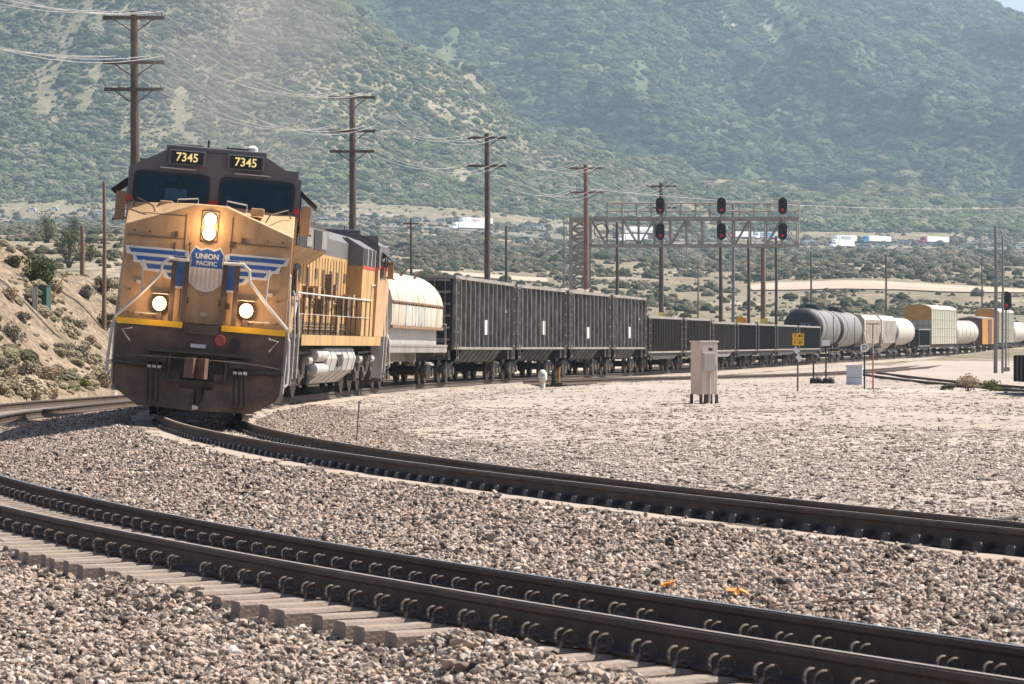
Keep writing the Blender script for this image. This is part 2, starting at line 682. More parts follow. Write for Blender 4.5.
def strip(name, pts, mat, cross, dz):
    """road strip: pts = centre line (X, Y); cross = half widths"""
    pts = np.array(pts, float)
    t = np.gradient(pts, axis=0)
    t /= np.linalg.norm(t, axis=1)[:, None]
    nn = np.stack([t[:, 1], -t[:, 0]], 1)
    w_ = np.linspace(-1, 1, 7) * cross
    X_ = pts[:, 0:1] + nn[:, 0:1] * w_
    Y_ = pts[:, 1:2] + nn[:, 1:2] * w_
    Z_ = terrain(X_, Y_)
    Z_ = Z_ + dz
    return grid_mesh(name, X_, Y_, Z_, mat)


MAT_DIRTROAD = ground_mat('dirt_road', [(.33, .265, .205), (.40, .33, .26), (.25, .20, .15)], [(.05, .4, .6, .7), (.2, .5, .7, .6)], .3, (1.2, .12))
MAT_ASPH = ground_mat('asphalt', [(.13, .125, .12), (.17, .165, .155), (.09, .09, .09)], [(.02, .4, .6, .7), (.2, .5, .7, .5)], .1, (3, .08))
xs = np.linspace(-560, 560, 160)
hw = strip('highway', [(x, 1812) for x in xs], MAT_ASPH, 16, .35)
hw2 = strip('highway', [(x, 1675) for x in xs], MAT_ASPH, 12, .35)
tag(hw2, kind='structure')
tag(hw, kind='structure')
dr = strip('dirt_road', [(x, 742 - (x - 75) * .05) for x in np.linspace(52, 260, 70)], MAT_DIRTROAD, 24, .25)
tag(dr, kind='structure')
dr2 = strip('dirt_road', [(x, 760) for x in np.linspace(-40, 8, 30)], MAT_DIRTROAD, 26, .25)
tag(dr2, kind='structure')
dr3 = strip('dirt_road', [(x, 1480) for x in np.linspace(-45, 25, 30)], MAT_DIRTROAD, 20, .25)
tag(dr3, kind='structure')


# ------------------------------------------------------------------ scatter (geometry nodes on a point mesh)
def rnd_mat(name, stops, rough=.9, noise_amt=.25, nscale=20, spec=.2, transl=0):
    m = bpy.data.materials.new(name)
    m.use_nodes = True
    n, l = m.node_tree.nodes, m.node_tree.links
    p = n['Principled BSDF']
    p.inputs['Roughness'].default_value = rough
    p.inputs['Specular IOR Level'].default_value = spec
    oi = n.new('ShaderNodeObjectInfo')
    rp = n.new('ShaderNodeValToRGB')
    while len(rp.color_ramp.elements) < len(stops):
        rp.color_ramp.elements.new(.5)
    for e, (pos, c) in zip(rp.color_ramp.elements, stops):
        e.position = pos
        e.color = tuple(c) + (1,)
    gg = n.new('ShaderNodeNewGeometry')
    ad = n.new('ShaderNodeMath')
    ad.operation = 'ADD'
    fr = n.new('ShaderNodeMath')
    fr.operation = 'FRACT'
    l.new(oi.outputs['Random'], ad.inputs[0])
    if 'stone' in name:
        l.new(gg.outputs['Random Per Island'], ad.inputs[1])
    else:
        ad.inputs[1].default_value = 0
    l.new(ad.outputs[0], fr.inputs[0])
    l.new(fr.outputs[0], rp.inputs['Fac'])
    tc = n.new('ShaderNodeTexCoord')
    z = n.new('ShaderNodeTexNoise')
    z.inputs['Scale'].default_value = nscale
    l.new(tc.outputs['Object'], z.inputs['Vector'])
    mr = n.new('ShaderNodeMapRange')
    mr.inputs[3].default_value = 1 - noise_amt
    mr.inputs[4].default_value = 1 + noise_amt
    l.new(z.outputs['Fac'], mr.inputs[0])
    mx = n.new('ShaderNodeMix')
    mx.data_type = 'RGBA'
    mx.blend_type = 'MULTIPLY'
    mx.inputs['Factor'].default_value = 1
    l.new(rp.outputs['Color'], mx.inputs['A'])
    l.new(mr.outputs[0], mx.inputs['B'])
    l.new(mx.outputs['Result'], p.inputs['Base Color'])
    return m


def scatter(name, pts, sc, rot, kind, mat, variants=5, flat=False):
    """pts (N,3); sc (N,3); rot (N,3); kind 'stone' or 'bush' shapes made inside the node tree"""
    me = bpy.data.meshes.new(name)
    me.vertices.add(len(pts))
    me.vertices.foreach_set('co', np.asarray(pts, np.float32).ravel())
    for nm, a in (('sc', sc), ('rot', rot)):
        at_ = me.attributes.new(nm, 'FLOAT_VECTOR', 'POINT')
        at_.data.foreach_set('vector', np.asarray(a, np.float32).ravel())
    me.update()
    o = bpy.data.objects.new(name, me)
    COL.objects.link(o)
    ng = bpy.data.node_groups.new(name + '_nodes', 'GeometryNodeTree')
    ng.interface.new_socket('Geometry', in_out='INPUT', socket_type='NodeSocketGeometry')
    ng.interface.new_socket('Geometry', in_out='OUTPUT', socket_type='NodeSocketGeometry')
    N, L = ng.nodes, ng.links
    gi, go = N.new('NodeGroupInput'), N.new('NodeGroupOutput')
    g2i = N.new('GeometryNodeGeometryToInstance')
    rs = random.Random(len(name) * 13 + variants)
    for k in range(variants):
        parts_ = 6 if kind == 'stone' else 1
        subs = []
        for q in range(parts_):
            ico = N.new('GeometryNodeMeshIcoSphere')
            ico.inputs['Radius'].default_value = 1
            ico.inputs['Subdivisions'].default_value = 2 if kind == 'stone' else 3
            pos = N.new('GeometryNodeInputPosition')
            nz = N.new('ShaderNodeTexNoise')
            nz.noise_dimensions = '4D'
            nz.inputs['W'].default_value = k * 7.3 + 1.1 + q * 2.7
            nz.inputs['Scale'].default_value = .8 if kind == 'stone' else 1.7
            nz.inputs['Detail'].default_value = 2 if kind == 'stone' else 3
            L.new(pos.outputs[0], nz.inputs['Vector'])
            sub = N.new('ShaderNodeVectorMath')
            sub.operation = 'SUBTRACT'
            sub.inputs[1].default_value = (.5, .5, .5)
            L.new(nz.outputs['Color'], sub.inputs[0])
            mul = N.new('ShaderNodeVectorMath')
            mul.operation = 'SCALE'
            mul.inputs['Scale'].default_value = 2.1 if kind == 'stone' else 1.1
            L.new(sub.outputs[0], mul.inputs[0])
            sp = N.new('GeometryNodeSetPosition')
            L.new(ico.outputs['Mesh'], sp.inputs['Geometry'])
            L.new(mul.outputs[0], sp.inputs['Offset'])
            last = sp.outputs[0]
            if kind == 'stone':
                tf = N.new('GeometryNodeTransform')
                L.new(last, tf.inputs['Geometry'])
                ang = q * 1.05 + rs.uniform(-.3, .3)
                rad = 0 if q == 0 else rs.uniform(1.6, 3.0)
                tf.inputs['Translation'].default_value = (math.cos(ang) * rad, math.sin(ang) * rad, rs.uniform(-.6, .7))
                tf.inputs['Rotation'].default_value = (rs.uniform(-1.5, 1.5), rs.uniform(-1.5, 1.5), rs.uniform(0, 6.28))
                z_ = rs.uniform(.65, 1.35)
                tf.inputs['Scale'].default_value = (z_ * rs.uniform(.9, 1.4), z_, z_ * rs.uniform(.45, .9))
                last = tf.outputs[0]
            subs.append(last)
        if len(subs) > 1:
            jn = N.new('GeometryNodeJoinGeometry')
            for q_ in subs:
                L.new(q_, jn.inputs[0])
            last = jn.outputs[0]
        if kind == 'bush':
            # leaf clumps standing out of the blob
            dp = N.new('GeometryNodeDistributePointsOnFaces')
            dp.inputs['Density'].default_value = 26
            dp.inputs['Seed'].default_value = k
            L.new(last, dp.inputs['Mesh'])
            cl = N.new('GeometryNodeMeshIcoSphere')
            cl.inputs['Radius'].default_value = .17
            cl.inputs['Subdivisions'].default_value = 1
            ip = N.new('GeometryNodeInstanceOnPoints')
            rv = N.new('FunctionNodeRandomValue')
            rv.data_type = 'FLOAT_VECTOR'
            rv.inputs[0].default_value = (.4, .4, .4)
            rv.inputs[1].default_value = (1.5, 1.5, 1.2)
            L.new(dp.outputs['Points'], ip.inputs['Points'])
            L.new(cl.outputs['Mesh'], ip.inputs['Instance'])
            L.new(rv.outputs[0], ip.inputs['Scale'])
            L.new(dp.outputs['Rotation'], ip.inputs['Rotation'])
            rl = N.new('GeometryNodeRealizeInstances')
            L.new(ip.outputs[0], rl.inputs[0])
            jn = N.new('GeometryNodeJoinGeometry')
            L.new(last, jn.inputs[0])
            L.new(rl.outputs[0], jn.inputs[0])
            last = jn.outputs[0]
        sm = N.new('GeometryNodeSetMaterial')
        sm.inputs['Material'].default_value = mat
        L.new(last, sm.inputs['Geometry'])
        ss = N.new('GeometryNodeSetShadeSmooth')
        ss.inputs['Shade Smooth'].default_value = False
        L.new(sm.outputs[0], ss.inputs[0])
        L.new(ss.outputs[0], g2i.inputs[0])
    ins = N.new('GeometryNodeInstanceOnPoints')
    ins.inputs['Pick Instance'].default_value = True
    ri = N.new('FunctionNodeRandomValue')
    ri.data_type = 'INT'
    ri.inputs[4].default_value = 0
    ri.inputs[5].default_value = variants - 1
    na = N.new('GeometryNodeInputNamedAttribute')
    na.data_type = 'FLOAT_VECTOR'
    na.inputs['Name'].default_value = 'sc'
    nb = N.new('GeometryNodeInputNamedAttribute')
    nb.data_type = 'FLOAT_VECTOR'
    nb.inputs['Name'].default_value = 'rot'
    L.new(gi.outputs[0], ins.inputs['Points'])
    L.new(g2i.outputs[0], ins.inputs['Instance'])
    L.new(ri.outputs[2], ins.inputs['Instance Index'])
    L.new(na.outputs[0], ins.inputs['Scale'])
    L.new(nb.outputs[0], ins.inputs['Rotation'])
    L.new(ins.outputs[0], go.inputs[0])
    md = o.modifiers.new('scatter', 'NODES')
    md.node_group = ng
    me.materials.append(mat)
    return o


MAT_STONE = rnd_mat('stone', [(0, (.055, .045, .040)), (.18, (.115, .09, .075)), (.36, (.27, .20, .155)), (.5, (.38, .285, .225)), (.66, (.40, .295, .235)),
                              (.8, (.25, .215, .19)), (.93, (.46, .39, .33)), (1, (.60, .53, .47))], nscale=14, noise_amt=.3)
# ballast stones
N0 = 300000
s_lo, s_hi = s_of_Y(6), s_of_Y(92)
# station sampled denser near the camera
uu = rng.random(int(N0 * 2.6))
Yq = 1 / (1 / 9.0 * (1 - uu) + uu / 92.0)
Yq = np.where(rng.random(len(Yq)) < .45, rng.uniform(9, 92, len(Yq)), Yq)
sq = np.interp(Yq, PATH[:, 1], PS)
dq = rng.uniform(-12, 3.2, len(sq))
Xc = np.interp(sq, PS, PATH[:, 0])
tq = np.interp(sq, PS, PATH[:, 2])
X_ = Xc + np.cos(tq) * dq
Y_ = Yq - np.sin(tq) * dq
pxq = 512 + F_PX * X_ / np.maximum(Y_, 1)
vis = (Y_ > 8) & (pxq > -120) & (pxq < 1150)
on2 = np.abs(dq + .08) < 1.42                                   # inside track 2 the stones are dusted over
on2o = (dq < -.7) & (dq > -1.32)
rail1 = np.abs(np.abs(dq - OFF1) - .753) < .1
tiez = (np.abs(dq - OFF1) < 1.32)
keep = vis & ~rail1 & ~(on2 & (rng.random(len(sq)) < .965)) & ~(on2o & (rng.random(len(sq)) < .9)) & ~(tiez & (dq > -6.0) & (rng.random(len(sq)) < .35))
X_, Y_, dq, Yq = X_[keep][:N0], Y_[keep][:N0], dq[keep][:N0], Yq[keep][:N0]
zb = bed_z(dq, Yq)
r_ = rng.lognormal(math.log(.0145), .25, len(X_)).clip(.009, .028)
r_ = np.where((dq > 1.2) | (dq < -7.0), r_ * .95, r_)
lift = rng.uniform(-.5, .9, len(X_)) * r_
heap = np.exp(-((dq + 6.75) / .35) ** 2) * np.clip(fbm(X_ * .9, Y_ * .55, 3, 71) - .42, 0, .4) * .5
lift = lift + heap
tz = np.abs(dq - OFF1) < 1.0
lift = np.where(tz, -.3 * r_ - .035, lift)
pts = np.stack([X_, Y_, zb + lift + (fbm(X_ * 1.3, Y_ * 1.3, 3, 21) - .5) * .035], 1)
scv = np.stack([r_ * rng.uniform(.8, 1.35, len(r_)), r_ * rng.uniform(.8, 1.2, len(r_)), r_ * rng.uniform(.7, 1.1, len(r_))], 1)
rot = np.stack([rng.uniform(-.35, .35, len(r_)), rng.uniform(-.35, .35, len(r_)), rng.uniform(0, 6.28, len(r_))], 1)
stones = scatter('ballast_stones', pts, scv, rot, 'stone', MAT_STONE, 7)
tag(stones, 'crushed grey and pinkish ballast stones packed round the two near tracks', 'gravel', kind='stuff')
# yard gravel
n_ = 170000
uu = rng.random(n_)
Yq = 1 / (1 / 26.0 * (1 - uu) + uu / 170.0)
X_ = (rng.uniform(-60, 1110, n_) - 512) / F_PX * Yq
dq, Ys_ = near_path(X_, Yq)
pat = fbm(X_ / 5, Yq / 11, 4, 31)
kp = (dq > 1.35) & (rng.random(n_) < np.clip((pat - .38) * 3, .12, .6) + np.clip((5.5 - dq) / 4, 0, 1))
X_, Yq, dq, Ys_ = X_[kp], Yq[kp], dq[kp], Ys_[kp]
zb = np.maximum(terrain(X_, Yq), np.where(dq < 5, bed_z(dq, Ys_), -9))
r_ = rng.lognormal(math.log(.0112), .5, len(X_)).clip(.005, .036)
pts = np.stack([X_, Yq, zb + r_ * .2], 1)
scv = np.stack([r_, r_ * rng.uniform(.7, 1.2, len(r_)), r_ * .6], 1)
rot = np.stack([rng.uniform(-.12, .12, len(r_)), rng.uniform(-.12, .12, len(r_)), rng.uniform(0, 6.28, len(r_))], 1)
MAT_STONE2 = rnd_mat('yard_stone', [(0, (.09, .075, .068)), (.14, (.17, .14, .125)), (.26, (.28, .23, .195)), (.5, (.35, .285, .24)), (.75, (.385, .315, .265)), (.93, (.44, .375, .32)), (1, (.58, .52, .47))], nscale=14, noise_amt=.25)
ys_o = scatter('yard_stones', pts, scv, rot, 'stone', MAT_STONE2, 5)
tag(ys_o, 'loose gravel scattered over the pale flat yard', 'gravel', kind='stuff')

# scrub on the hills
MAT_SCRUB = rnd_mat('scrub_leaf', [(0, (.060, .076, .032)), (.3, (.098, .116, .050)), (.55, (.128, .144, .064)), (.72, (.158, .164, .084)), (.86, (.20, .188, .115)), (1, (.25, .218, .15))], nscale=3)


def hill_points(n, Ya, Yb, dens_fn, power=1.0):
    u = rng.random(n)
    Y = (Ya ** (1 + power) + u * (Yb ** (1 + power) - Ya ** (1 + power))) ** (1 / (1 + power))
    X = rng.uniform(-.185, .185, n) * Y
    k = rng.random(n) < dens_fn(X, Y)
    return X[k], Y[k]


def dens_far(X, Y):
    p = fbm(X / 90, Y / 150, 4, 41)
    sc_ = fbm(X / 30 + 7, Y / 160, 3, 47)
    d = np.clip((p - .24) * 5, .5, 1) * np.where(sc_ > .705, .10, 1)
    px = 512 + F_PX * X / Y
    left = (px < 700 - (2500 - Y) * .0) & (Y < 2700)
    return d


MAT_CHAP = rnd_mat('chaparral_leaf', [(0, (.028, .047, .018)), (.35, (.050, .078, .028)), (.65, (.075, .105, .038)), (.88, (.108, .128, .054)), (1, (.145, .145, .08))], nscale=3)
for nm, lb, Ya, Yb, cnt, rm, mt, lo, hi in (('mountain_scrub', 'dense dark chaparral covering the far mountain', 2850, 4750, 380000, 1.55, MAT_CHAP, .7, 8),
                                            ('hillside_scrub', 'lighter green scrub on the near hillside behind the poles', 1960, 2850, 190000, .9, MAT_SCRUB, .4, 5)):
    X_, Y_ = hill_points(cnt, Ya, Yb, dens_far, 1.2)
    z_ = terrain(X_, Y_)
    big = fbm(X_ / 45, Y_ / 60, 3, 57)
    r_ = rng.lognormal(math.log(rm), .55, len(X_)).clip(lo, hi) * np.clip(.35 + 1.4 * big, .5, 1.7)
    pts = np.stack([X_, Y_, z_ + r_ * .2], 1)
    scv = np.stack([r_ * rng.uniform(.8, 1.5, len(r_)), r_ * rng.uniform(.8, 1.3, len(r_)), r_ * rng.uniform(.5, 1.0, len(r_))], 1)
    rot = np.stack([np.zeros(len(r_)), np.zeros(len(r_)), rng.uniform(0, 6.28, len(r_))], 1)
    o = scatter(nm, pts, scv, rot, 'bush', mt, 6)
    tag(o, lb, 'scrub', kind='stuff')


MAT_DRYSCRUB = rnd_mat('dry_scrub_leaf', [(0, (.055, .064, .034)), (.25, (.085, .092, .052)), (.5, (.115, .115, .07)), (.7, (.155, .14, .095)), (.87, (.205, .175, .125)), (1, (.26, .215, .155))], nscale=3)


def dens_mid(X, Y):
    px = 512 + F_PX * X / Y
    p = fbm(X / 22, Y / 40, 4, 51)
    d = np.clip((p - .45) * 5, .05, .85)
    d = np.where((np.abs(Y - 1812) < 30) | (np.abs(Y - 1670) < 26), 0, np.where((Y > 1560) & (Y < 1840), d * .25, d))
    rx = 742 - (X - 75) * .05
    d = np.where((X > 48) & (np.abs(Y - rx) < 38), 0, d)
    d = np.where((X > -42) & (X < 10) & (np.abs(Y - 760) < 33), 0, d)
    d = np.where((X > -47) & (X < 27) & (np.abs(Y - 1480) < 26), 0, d)
    return d


X_, Y_ = hill_points(170000, 235, 1960, dens_mid, .6)
dq, _ = near_path(X_, Y_)
kp = ((np.abs(dq) > 11) & ((dq < 0) | (Y_ > 490))) | (Y_ > 620)
X_, Y_ = X_[kp], Y_[kp]
z_ = terrain(X_, Y_)
r_ = rng.lognormal(math.log(.36), .6, len(X_)).clip(.14, 1.45) * np.clip(Y_ / 800, .55, 1.6)
pts = np.stack([X_, Y_, z_ + r_ * .3], 1)
scv = np.stack([r_ * 1.1, r_ * 1.1, r_ * rng.uniform(.6, 1.05, len(r_))], 1)
rot = np.stack([np.zeros(len(r_)), np.zeros(len(r_)), rng.uniform(0, 6.28, len(r_))], 1)
o = scatter('roadside_scrub', pts, scv, rot, 'bush', MAT_DRYSCRUB, 6)
tag(o, 'low desert scrub on the dirt slopes between railway and highway', 'scrub', kind='stuff')

MAT_TUFT = rnd_mat('tuft', [(0, (.10, .095, .055)), (.3, (.18, .155, .10)), (.6, (.26, .21, .145)), (.85, (.32, .265, .18)), (1, (.13, .14, .06))], nscale=6)
n_ = 11000
sq = rng.uniform(s_of_Y(80), s_of_Y(190), n_)
dq = -rng.uniform(9.6, 26, n_)
X_ = np.interp(sq, PS, PATH[:, 0]) + np.cos(np.interp(sq, PS, PATH[:, 2])) * dq
Y_ = np.interp(sq, PS, PATH[:, 1]) - np.sin(np.interp(sq, PS, PATH[:, 2])) * dq
kp = rng.random(n_) < np.clip((fbm(X_ / 2.5, Y_ / 4, 3, 81) - .42) * 5 + np.clip((dq + 12.5) / 3, 0, .7), .05, 1)
X_, Y_, dq = X_[kp], Y_[kp], dq[kp]
r_ = rng.lognormal(math.log(.10), .6, len(X_)).clip(.04, .42) * np.where(dq > -12.5, 1.35, 1)
pts = np.stack([X_, Y_, terrain(X_, Y_) + r_ * .2], 1)
scv = np.stack([r_, r_, r_ * rng.uniform(.5, .9, len(r_))], 1)
rot = np.stack([np.zeros(len(r_)), np.zeros(len(r_)), rng.uniform(0, 6.28, len(r_))], 1)
o = scatter('bank_tufts', pts, scv, rot, 'bush', MAT_TUFT, 5)
tag(o, 'small dry tufts and low brush strewn over the dirt bank', 'brush', kind='stuff')

# ------------------------------------------------------------------ tracks
MAT_RAIL = M('rail_rust', (.070, .043, .030), .8, .0, .35, 5, dirt=(.030, .021, .018), damt=.5, dscale=1.5, bump=.3, bscale=60)
MAT_RAILTOP = M('rail_polished', (.42, .42, .43), .28, .9, .12, 3)
MAT_TIE = M('concrete_tie', (.265, .205, .165), .9, 0, .22, 5, dirt=(.16, .12, .10), damt=.5, dscale=3, bump=.4, bscale=50)
MAT_CLIP = M('spring_clip', (.14, .105, .085), .6, .2, .3, 30)
MAT_SAND = M('packed_sand', (.30, .24, .195), .95, 0, .15, 2.5, bump=.5, bscale=25)
MAT_WOODTIE = M('wooden_tie', (.10, .075, .06), .9, 0, .3, 4, bump=.4)

RAIL_PROF = [(-.075, 0), (.075, 0), (.075, .012), (.02, .03), (.011, .045), (.011, .125), (.036, .142), (.037, .172), (.028, .181),
             (-.028, .181), (-.037, .172), (-.036, .142), (-.011, .125), (-.011, .045), (-.02, .03), (-.075, .012)]


def rail_mesh(points_normals, mat, name, parent, prof=RAIL_PROF):
    mb = MB()
    n = len(prof)
    vs, fs = [], []
    for (p, nx, ny, sl) in points_normals:
        for a, h in prof:
            vs.append((p[0] + nx * a, p[1] + ny * a, p[2] - .181 + h - sl * a))
    for i in range(len(points_normals) - 1):
        for k in range(n):
            j = (k + 1) % n
            fs.append((i * n + k, i * n + j, (i + 1) * n + j, (i + 1) * n + k))
    fs.append(tuple(range(n)))
    fs.append(tuple((len(points_normals) - 1) * n + k for k in range(n)))
    mb.add(vs, fs)
    return mb.build(name, mat, parent)


def rail_run(which, d, s0, s1, step=.7):
    out = []
    for s_ in np.arange(s0, s1, step):
        X_, Y_, t_ = P_at(s_)
        out.append((track_point(s_, d, 0, which), math.cos(t_), -math.sin(t_), cant(Y_)))
    return out


def clip_mesh():
    """cast shoulder and two spring loops on one side of a rail seat; x points away from the rail, y along the rail"""
    m = MB()
    m.prism([(.075, -.02), (.15, -.02), (.135, .03), (.085, .035)], -.022, .022)
    for sy in (-1, 1):
        pts = []
        for k in range(13):
            a = -2.4 + k / 12 * 5.6
            pts.append((.108 + .046 * math.cos(a), sy * (.052 + .012 * math.sin(a * .5)), .052 + .046 * math.sin(a)))
        m.tube(pts, .0095, 6)
        m.tube([(.035, sy * .045, .02), (.07, sy * .03, .03), (.12, sy * .02, .03)], .0095, 5)
    return m


def tie_mesh(end_drop=.03):
    m = MB()
    # concrete tie: x across the track, y along it, z = 0 at the rail seat top; lower in the middle, chamfered top
    st_ = [(-1.3, -.035), (-1.05, -.015), (-.92, .0), (-.58, .0), (-.38, -.03), (.38, -.03), (.58, .0), (.92, .0), (1.05, -.015), (1.3, -.035)]
    vs, fs = [], []
    for x, zt in st_:
        vs += [(x, -.105, -.24), (x, -.092, zt - .02), (x, -.072, zt), (x, .072, zt), (x, .092, zt - .02), (x, .105, -.24)]
    for i in range(len(st_) - 1):
        for k in range(6):
            j = (k + 1) % 6
            fs.append((i * 6 + k, i * 6 + j, (i + 1) * 6 + j, (i + 1) * 6 + k))
    fs.append(tuple(range(6)))
    fs.append(tuple((len(st_) - 1) * 6 + k for k in range(6)))
    m.add(vs, fs)
    return m


def make_mesh(mb, name, mat, smooth=False):
    o = mb.build(name, mat, None, smooth)
    me = o.data
    bpy.data.objects.remove(o)
    return me


CLIP_ME = make_mesh(clip_mesh(), 'rail_clip', MAT_CLIP, True)
_m = MB()
_m.prism([(-.075, .0), (.075, .0), (.072, .05), (.048, .082), (-.048, .082), (-.072, .05)], .045, .14, 'yz')
_m.b2(.03, .055, -.05, .05, .0, .03)
_m.tube([(.128, -.05, .03), (.135, -.03, .062), (.135, .03, .062), (.128, .05, .03)], .010, 6)
CAPCLIP_ME = make_mesh(_m, 'rail_clip', M('capped_clip', (.052, .047, .043), .6, .2, .3, 20), True)
TIE_ME = make_mesh(tie_mesh(), 'tie', MAT_TIE)
GA = .753 + .0


def lay_ties(root, which, s0, n, gap_skip=(), zoff=0.0, clips=True, pitch=.42):
    for i in range(n):
        s_ = s0 + i * pitch
        X_, Y_, t_ = P_at(s_)
        p = track_point(s_, 0, -.185 + zoff, which)
        o = bpy.data.objects.new('tie', TIE_ME)
        COL.objects.link(o)
        o.parent = root
        jx, jy = random.uniform(-.04, .04), random.uniform(-.02, .02)
        o.location = Vector(p) - root.location + Vector((math.cos(t_) * jx + math.sin(t_) * jy, -math.sin(t_) * jx + math.cos(t_) * jy, random.uniform(-.006, .003)))
        o.rotation_euler = (random.uniform(-.01, .01), cant(Y_) * (1 if which == 2 else .9), -t_ + random.uniform(-.012, .012))
        if not clips:
            continue
        for sx in (-1, 1):
            for so in (-1, 1):
                if (i, sx * so) in gap_skip:
                    continue
                c = bpy.data.objects.new('rail_clip', CLIP_ME if which == 1 else CAPCLIP_ME)
                COL.objects.link(c)
                c.parent = o
                c.location = (sx * GA - jx, random.uniform(-.012, .012), .004)
                c.rotation_euler = (0, 0, 0 if so == 1 else PI)
                c.scale = (.95, .95, random.uniform(.88, 1.0))


def tie_mass(root, which, stations, zoff=0.0, mat=None):
    base = tie_mesh()
    m = MB()
    for s_ in stations:
        X_, Y_, t_ = P_at(s_)
        p = Vector(track_point(s_, 0, -.185 + zoff, which)) - root.location
        rm = Euler((0, cant(Y_), -t_)).to_matrix()
        m.add([tuple(rm @ Vector(v) + p) for v in base.v], base.f)
    o = m.build('tie', mat or MAT_TIE, root, fix=False)
    tag(o, 'far ties half sunk in the ballast', kind='stuff')
    return o


MAT_RAILDULL = M('rail_brushed', (.30, .24, .205), .5, .35, .15, 3)


def head_strip(which, d, s0, s1, root, rail):
    """the polished running band on a rail head"""
    m = MB()
    vs, fs = [], []
    run = rail_run(which, d, s0, s1)
    for (p, nx, ny, sl) in run:
        for a in (-.027, .027):
            vs.append((p[0] + nx * a, p[1] + ny * a, p[2] + .0035 - sl * a))
    for i in range(len(run) - 1):
        fs.append((2 * i, 2 * i + 1, 2 * i + 3, 2 * i + 2))
    m.add(vs, fs)
    o = m.build('running_surface', MAT_RAILDULL if (which == 2 or d < 0) else MAT_RAILTOP, rail, fix=False)
    return o


sA, sB = s_of_Y(5), s_of_Y(560)
t1 = thing('railway_track', 'nearest railway track with concrete ties jutting out of the ballast', 'railway track', (0, 0, 0), group='main railway tracks')
for d in (-GA, GA):
    rl = rail_mesh(rail_run(1, d, sA, sB), MAT_RAIL, 'rail', t1)
    head_strip(1, d, sA, sB, t1, rl)
# station on the path where track 1 enters the frame: cover depths 11..36
s1a = s_of_Y(10.5)
lay_ties(t1, 1, s1a, 88, gap_skip=[(23, -1), (29, -1), (40, 1), (12, 1)])
tie_mass(t1, 1, np.arange(s1a + 88 * .42, s_of_Y(135), .42))
t2 = thing('railway_track', 'railway track under the locomotive, its rails curving in dusty packed sand', 'railway track', (0, 0, 0), group='main railway tracks')
for d in (-GA, GA):
    rl = rail_mesh(rail_run(2, d, sA, sB), MAT_RAIL, 'rail', t2)
    head_strip(2, d, sA, sB, t2, rl)
s2a = s_of_Y(21.5)
lay_ties(t2, 2, s2a, 96, zoff=-.012, pitch=.46)
tie_mass(t2, 2, np.arange(s2a + 96 * .46, s_of_Y(140), .46), -.012)
# packed sand dusted over the ties of track 2
m = MB()
st = np.arange(s_of_Y(15), s_of_Y(110), .4)
dd = np.linspace(-1.42, 1.3, 22)
vs, fs = [], []
for i, s_ in enumerate(st):
    for d in dd:
        p = track_point(s_, d, 0, 2)
        e = .186 + (.045 * max(0, (abs(d + .06) - 1.18) / .18) if abs(d + .06) > 1.18 else 0) + .012 * (fbm(np.array([p[0] * 2.2]), np.array([p[1] * 2.2]), 3, 5)[0] - .3)
        vs.append((p[0], p[1], p[2] - e))
W_ = len(dd)
for i in range(len(st) - 1):
    for k in range(W_ - 1):
        fs.append((i * W_ + k, i * W_ + k + 1, (i + 1) * W_ + k + 1, (i + 1) * W_ + k))
m.add(vs, fs)
o = m.build('packed_sand', MAT_SAND, None, True, fix=False)
tag(o, kind='structure')


def spline(pts, step):
    pts = np.array(pts, float)
    out = []
    for i in range(len(pts) - 1):
        p0 = pts[max(i - 1, 0)]
        p1, p2 = pts[i], pts[i + 1]
        p3 = pts[min(i + 2, len(pts) - 1)]
        n = max(2, int(np.linalg.norm(p2 - p1) / step))
        for k in range(n):
            t = k / n
            out.append(.5 * ((2 * p1) + (-p0 + p2) * t + (2 * p0 - 5 * p1 + 4 * p2 - p3) * t * t + (-p0 + 3 * p1 - 3 * p2 + p3) * t ** 3))
    out.append(pts[-1])
    return np.array(out)


def siding(pts, label, z=-.30):
    r = thing('railway_track', label, 'railway track', (0, 0, 0))
    c = spline(pts, 2.0)
    t = np.gradient(c, axis=0)
    t /= np.linalg.norm(t, axis=1)[:, None]
    for d in (-GA, GA):
        run = [((x + ty * d, y - tx * d, z), ty, -tx, 0) for (x, y), (tx, ty) in zip(c, t)]
        rail_mesh(run, MAT_RAIL, 'rail', r)
    m = MB()
    L_ = np.concatenate([[0], np.cumsum(np.linalg.norm(np.diff(c, axis=0), axis=1))])
    for s_ in np.arange(0, L_[-1], .55):
        x, y = np.interp(s_, L_, c[:, 0]), np.interp(s_, L_, c[:, 1])
        tx, ty = np.interp(s_, L_, t[:, 0]), np.interp(s_, L_, t[:, 1])
        m.box((x, y, z - .26), (2.6, .22, .16), (0, 0, math.atan2(-tx, ty)))
    tag(m.build('tie', MAT_WOODTIE, r), kind='stuff')
    return r


siding([(1.2, 146), (5.2, 157), (10.6, 168), (18.7, 190), (31.5, 250), (42.0, 297), (60, 380)], 'rusty branch track leaving the main line behind the grey equipment cabinet')
siding([(18.9, 70), (18.97, 112), (18.6, 150), (19.9, 193)], 'short rusty siding that carries the small black wagon', -.33)

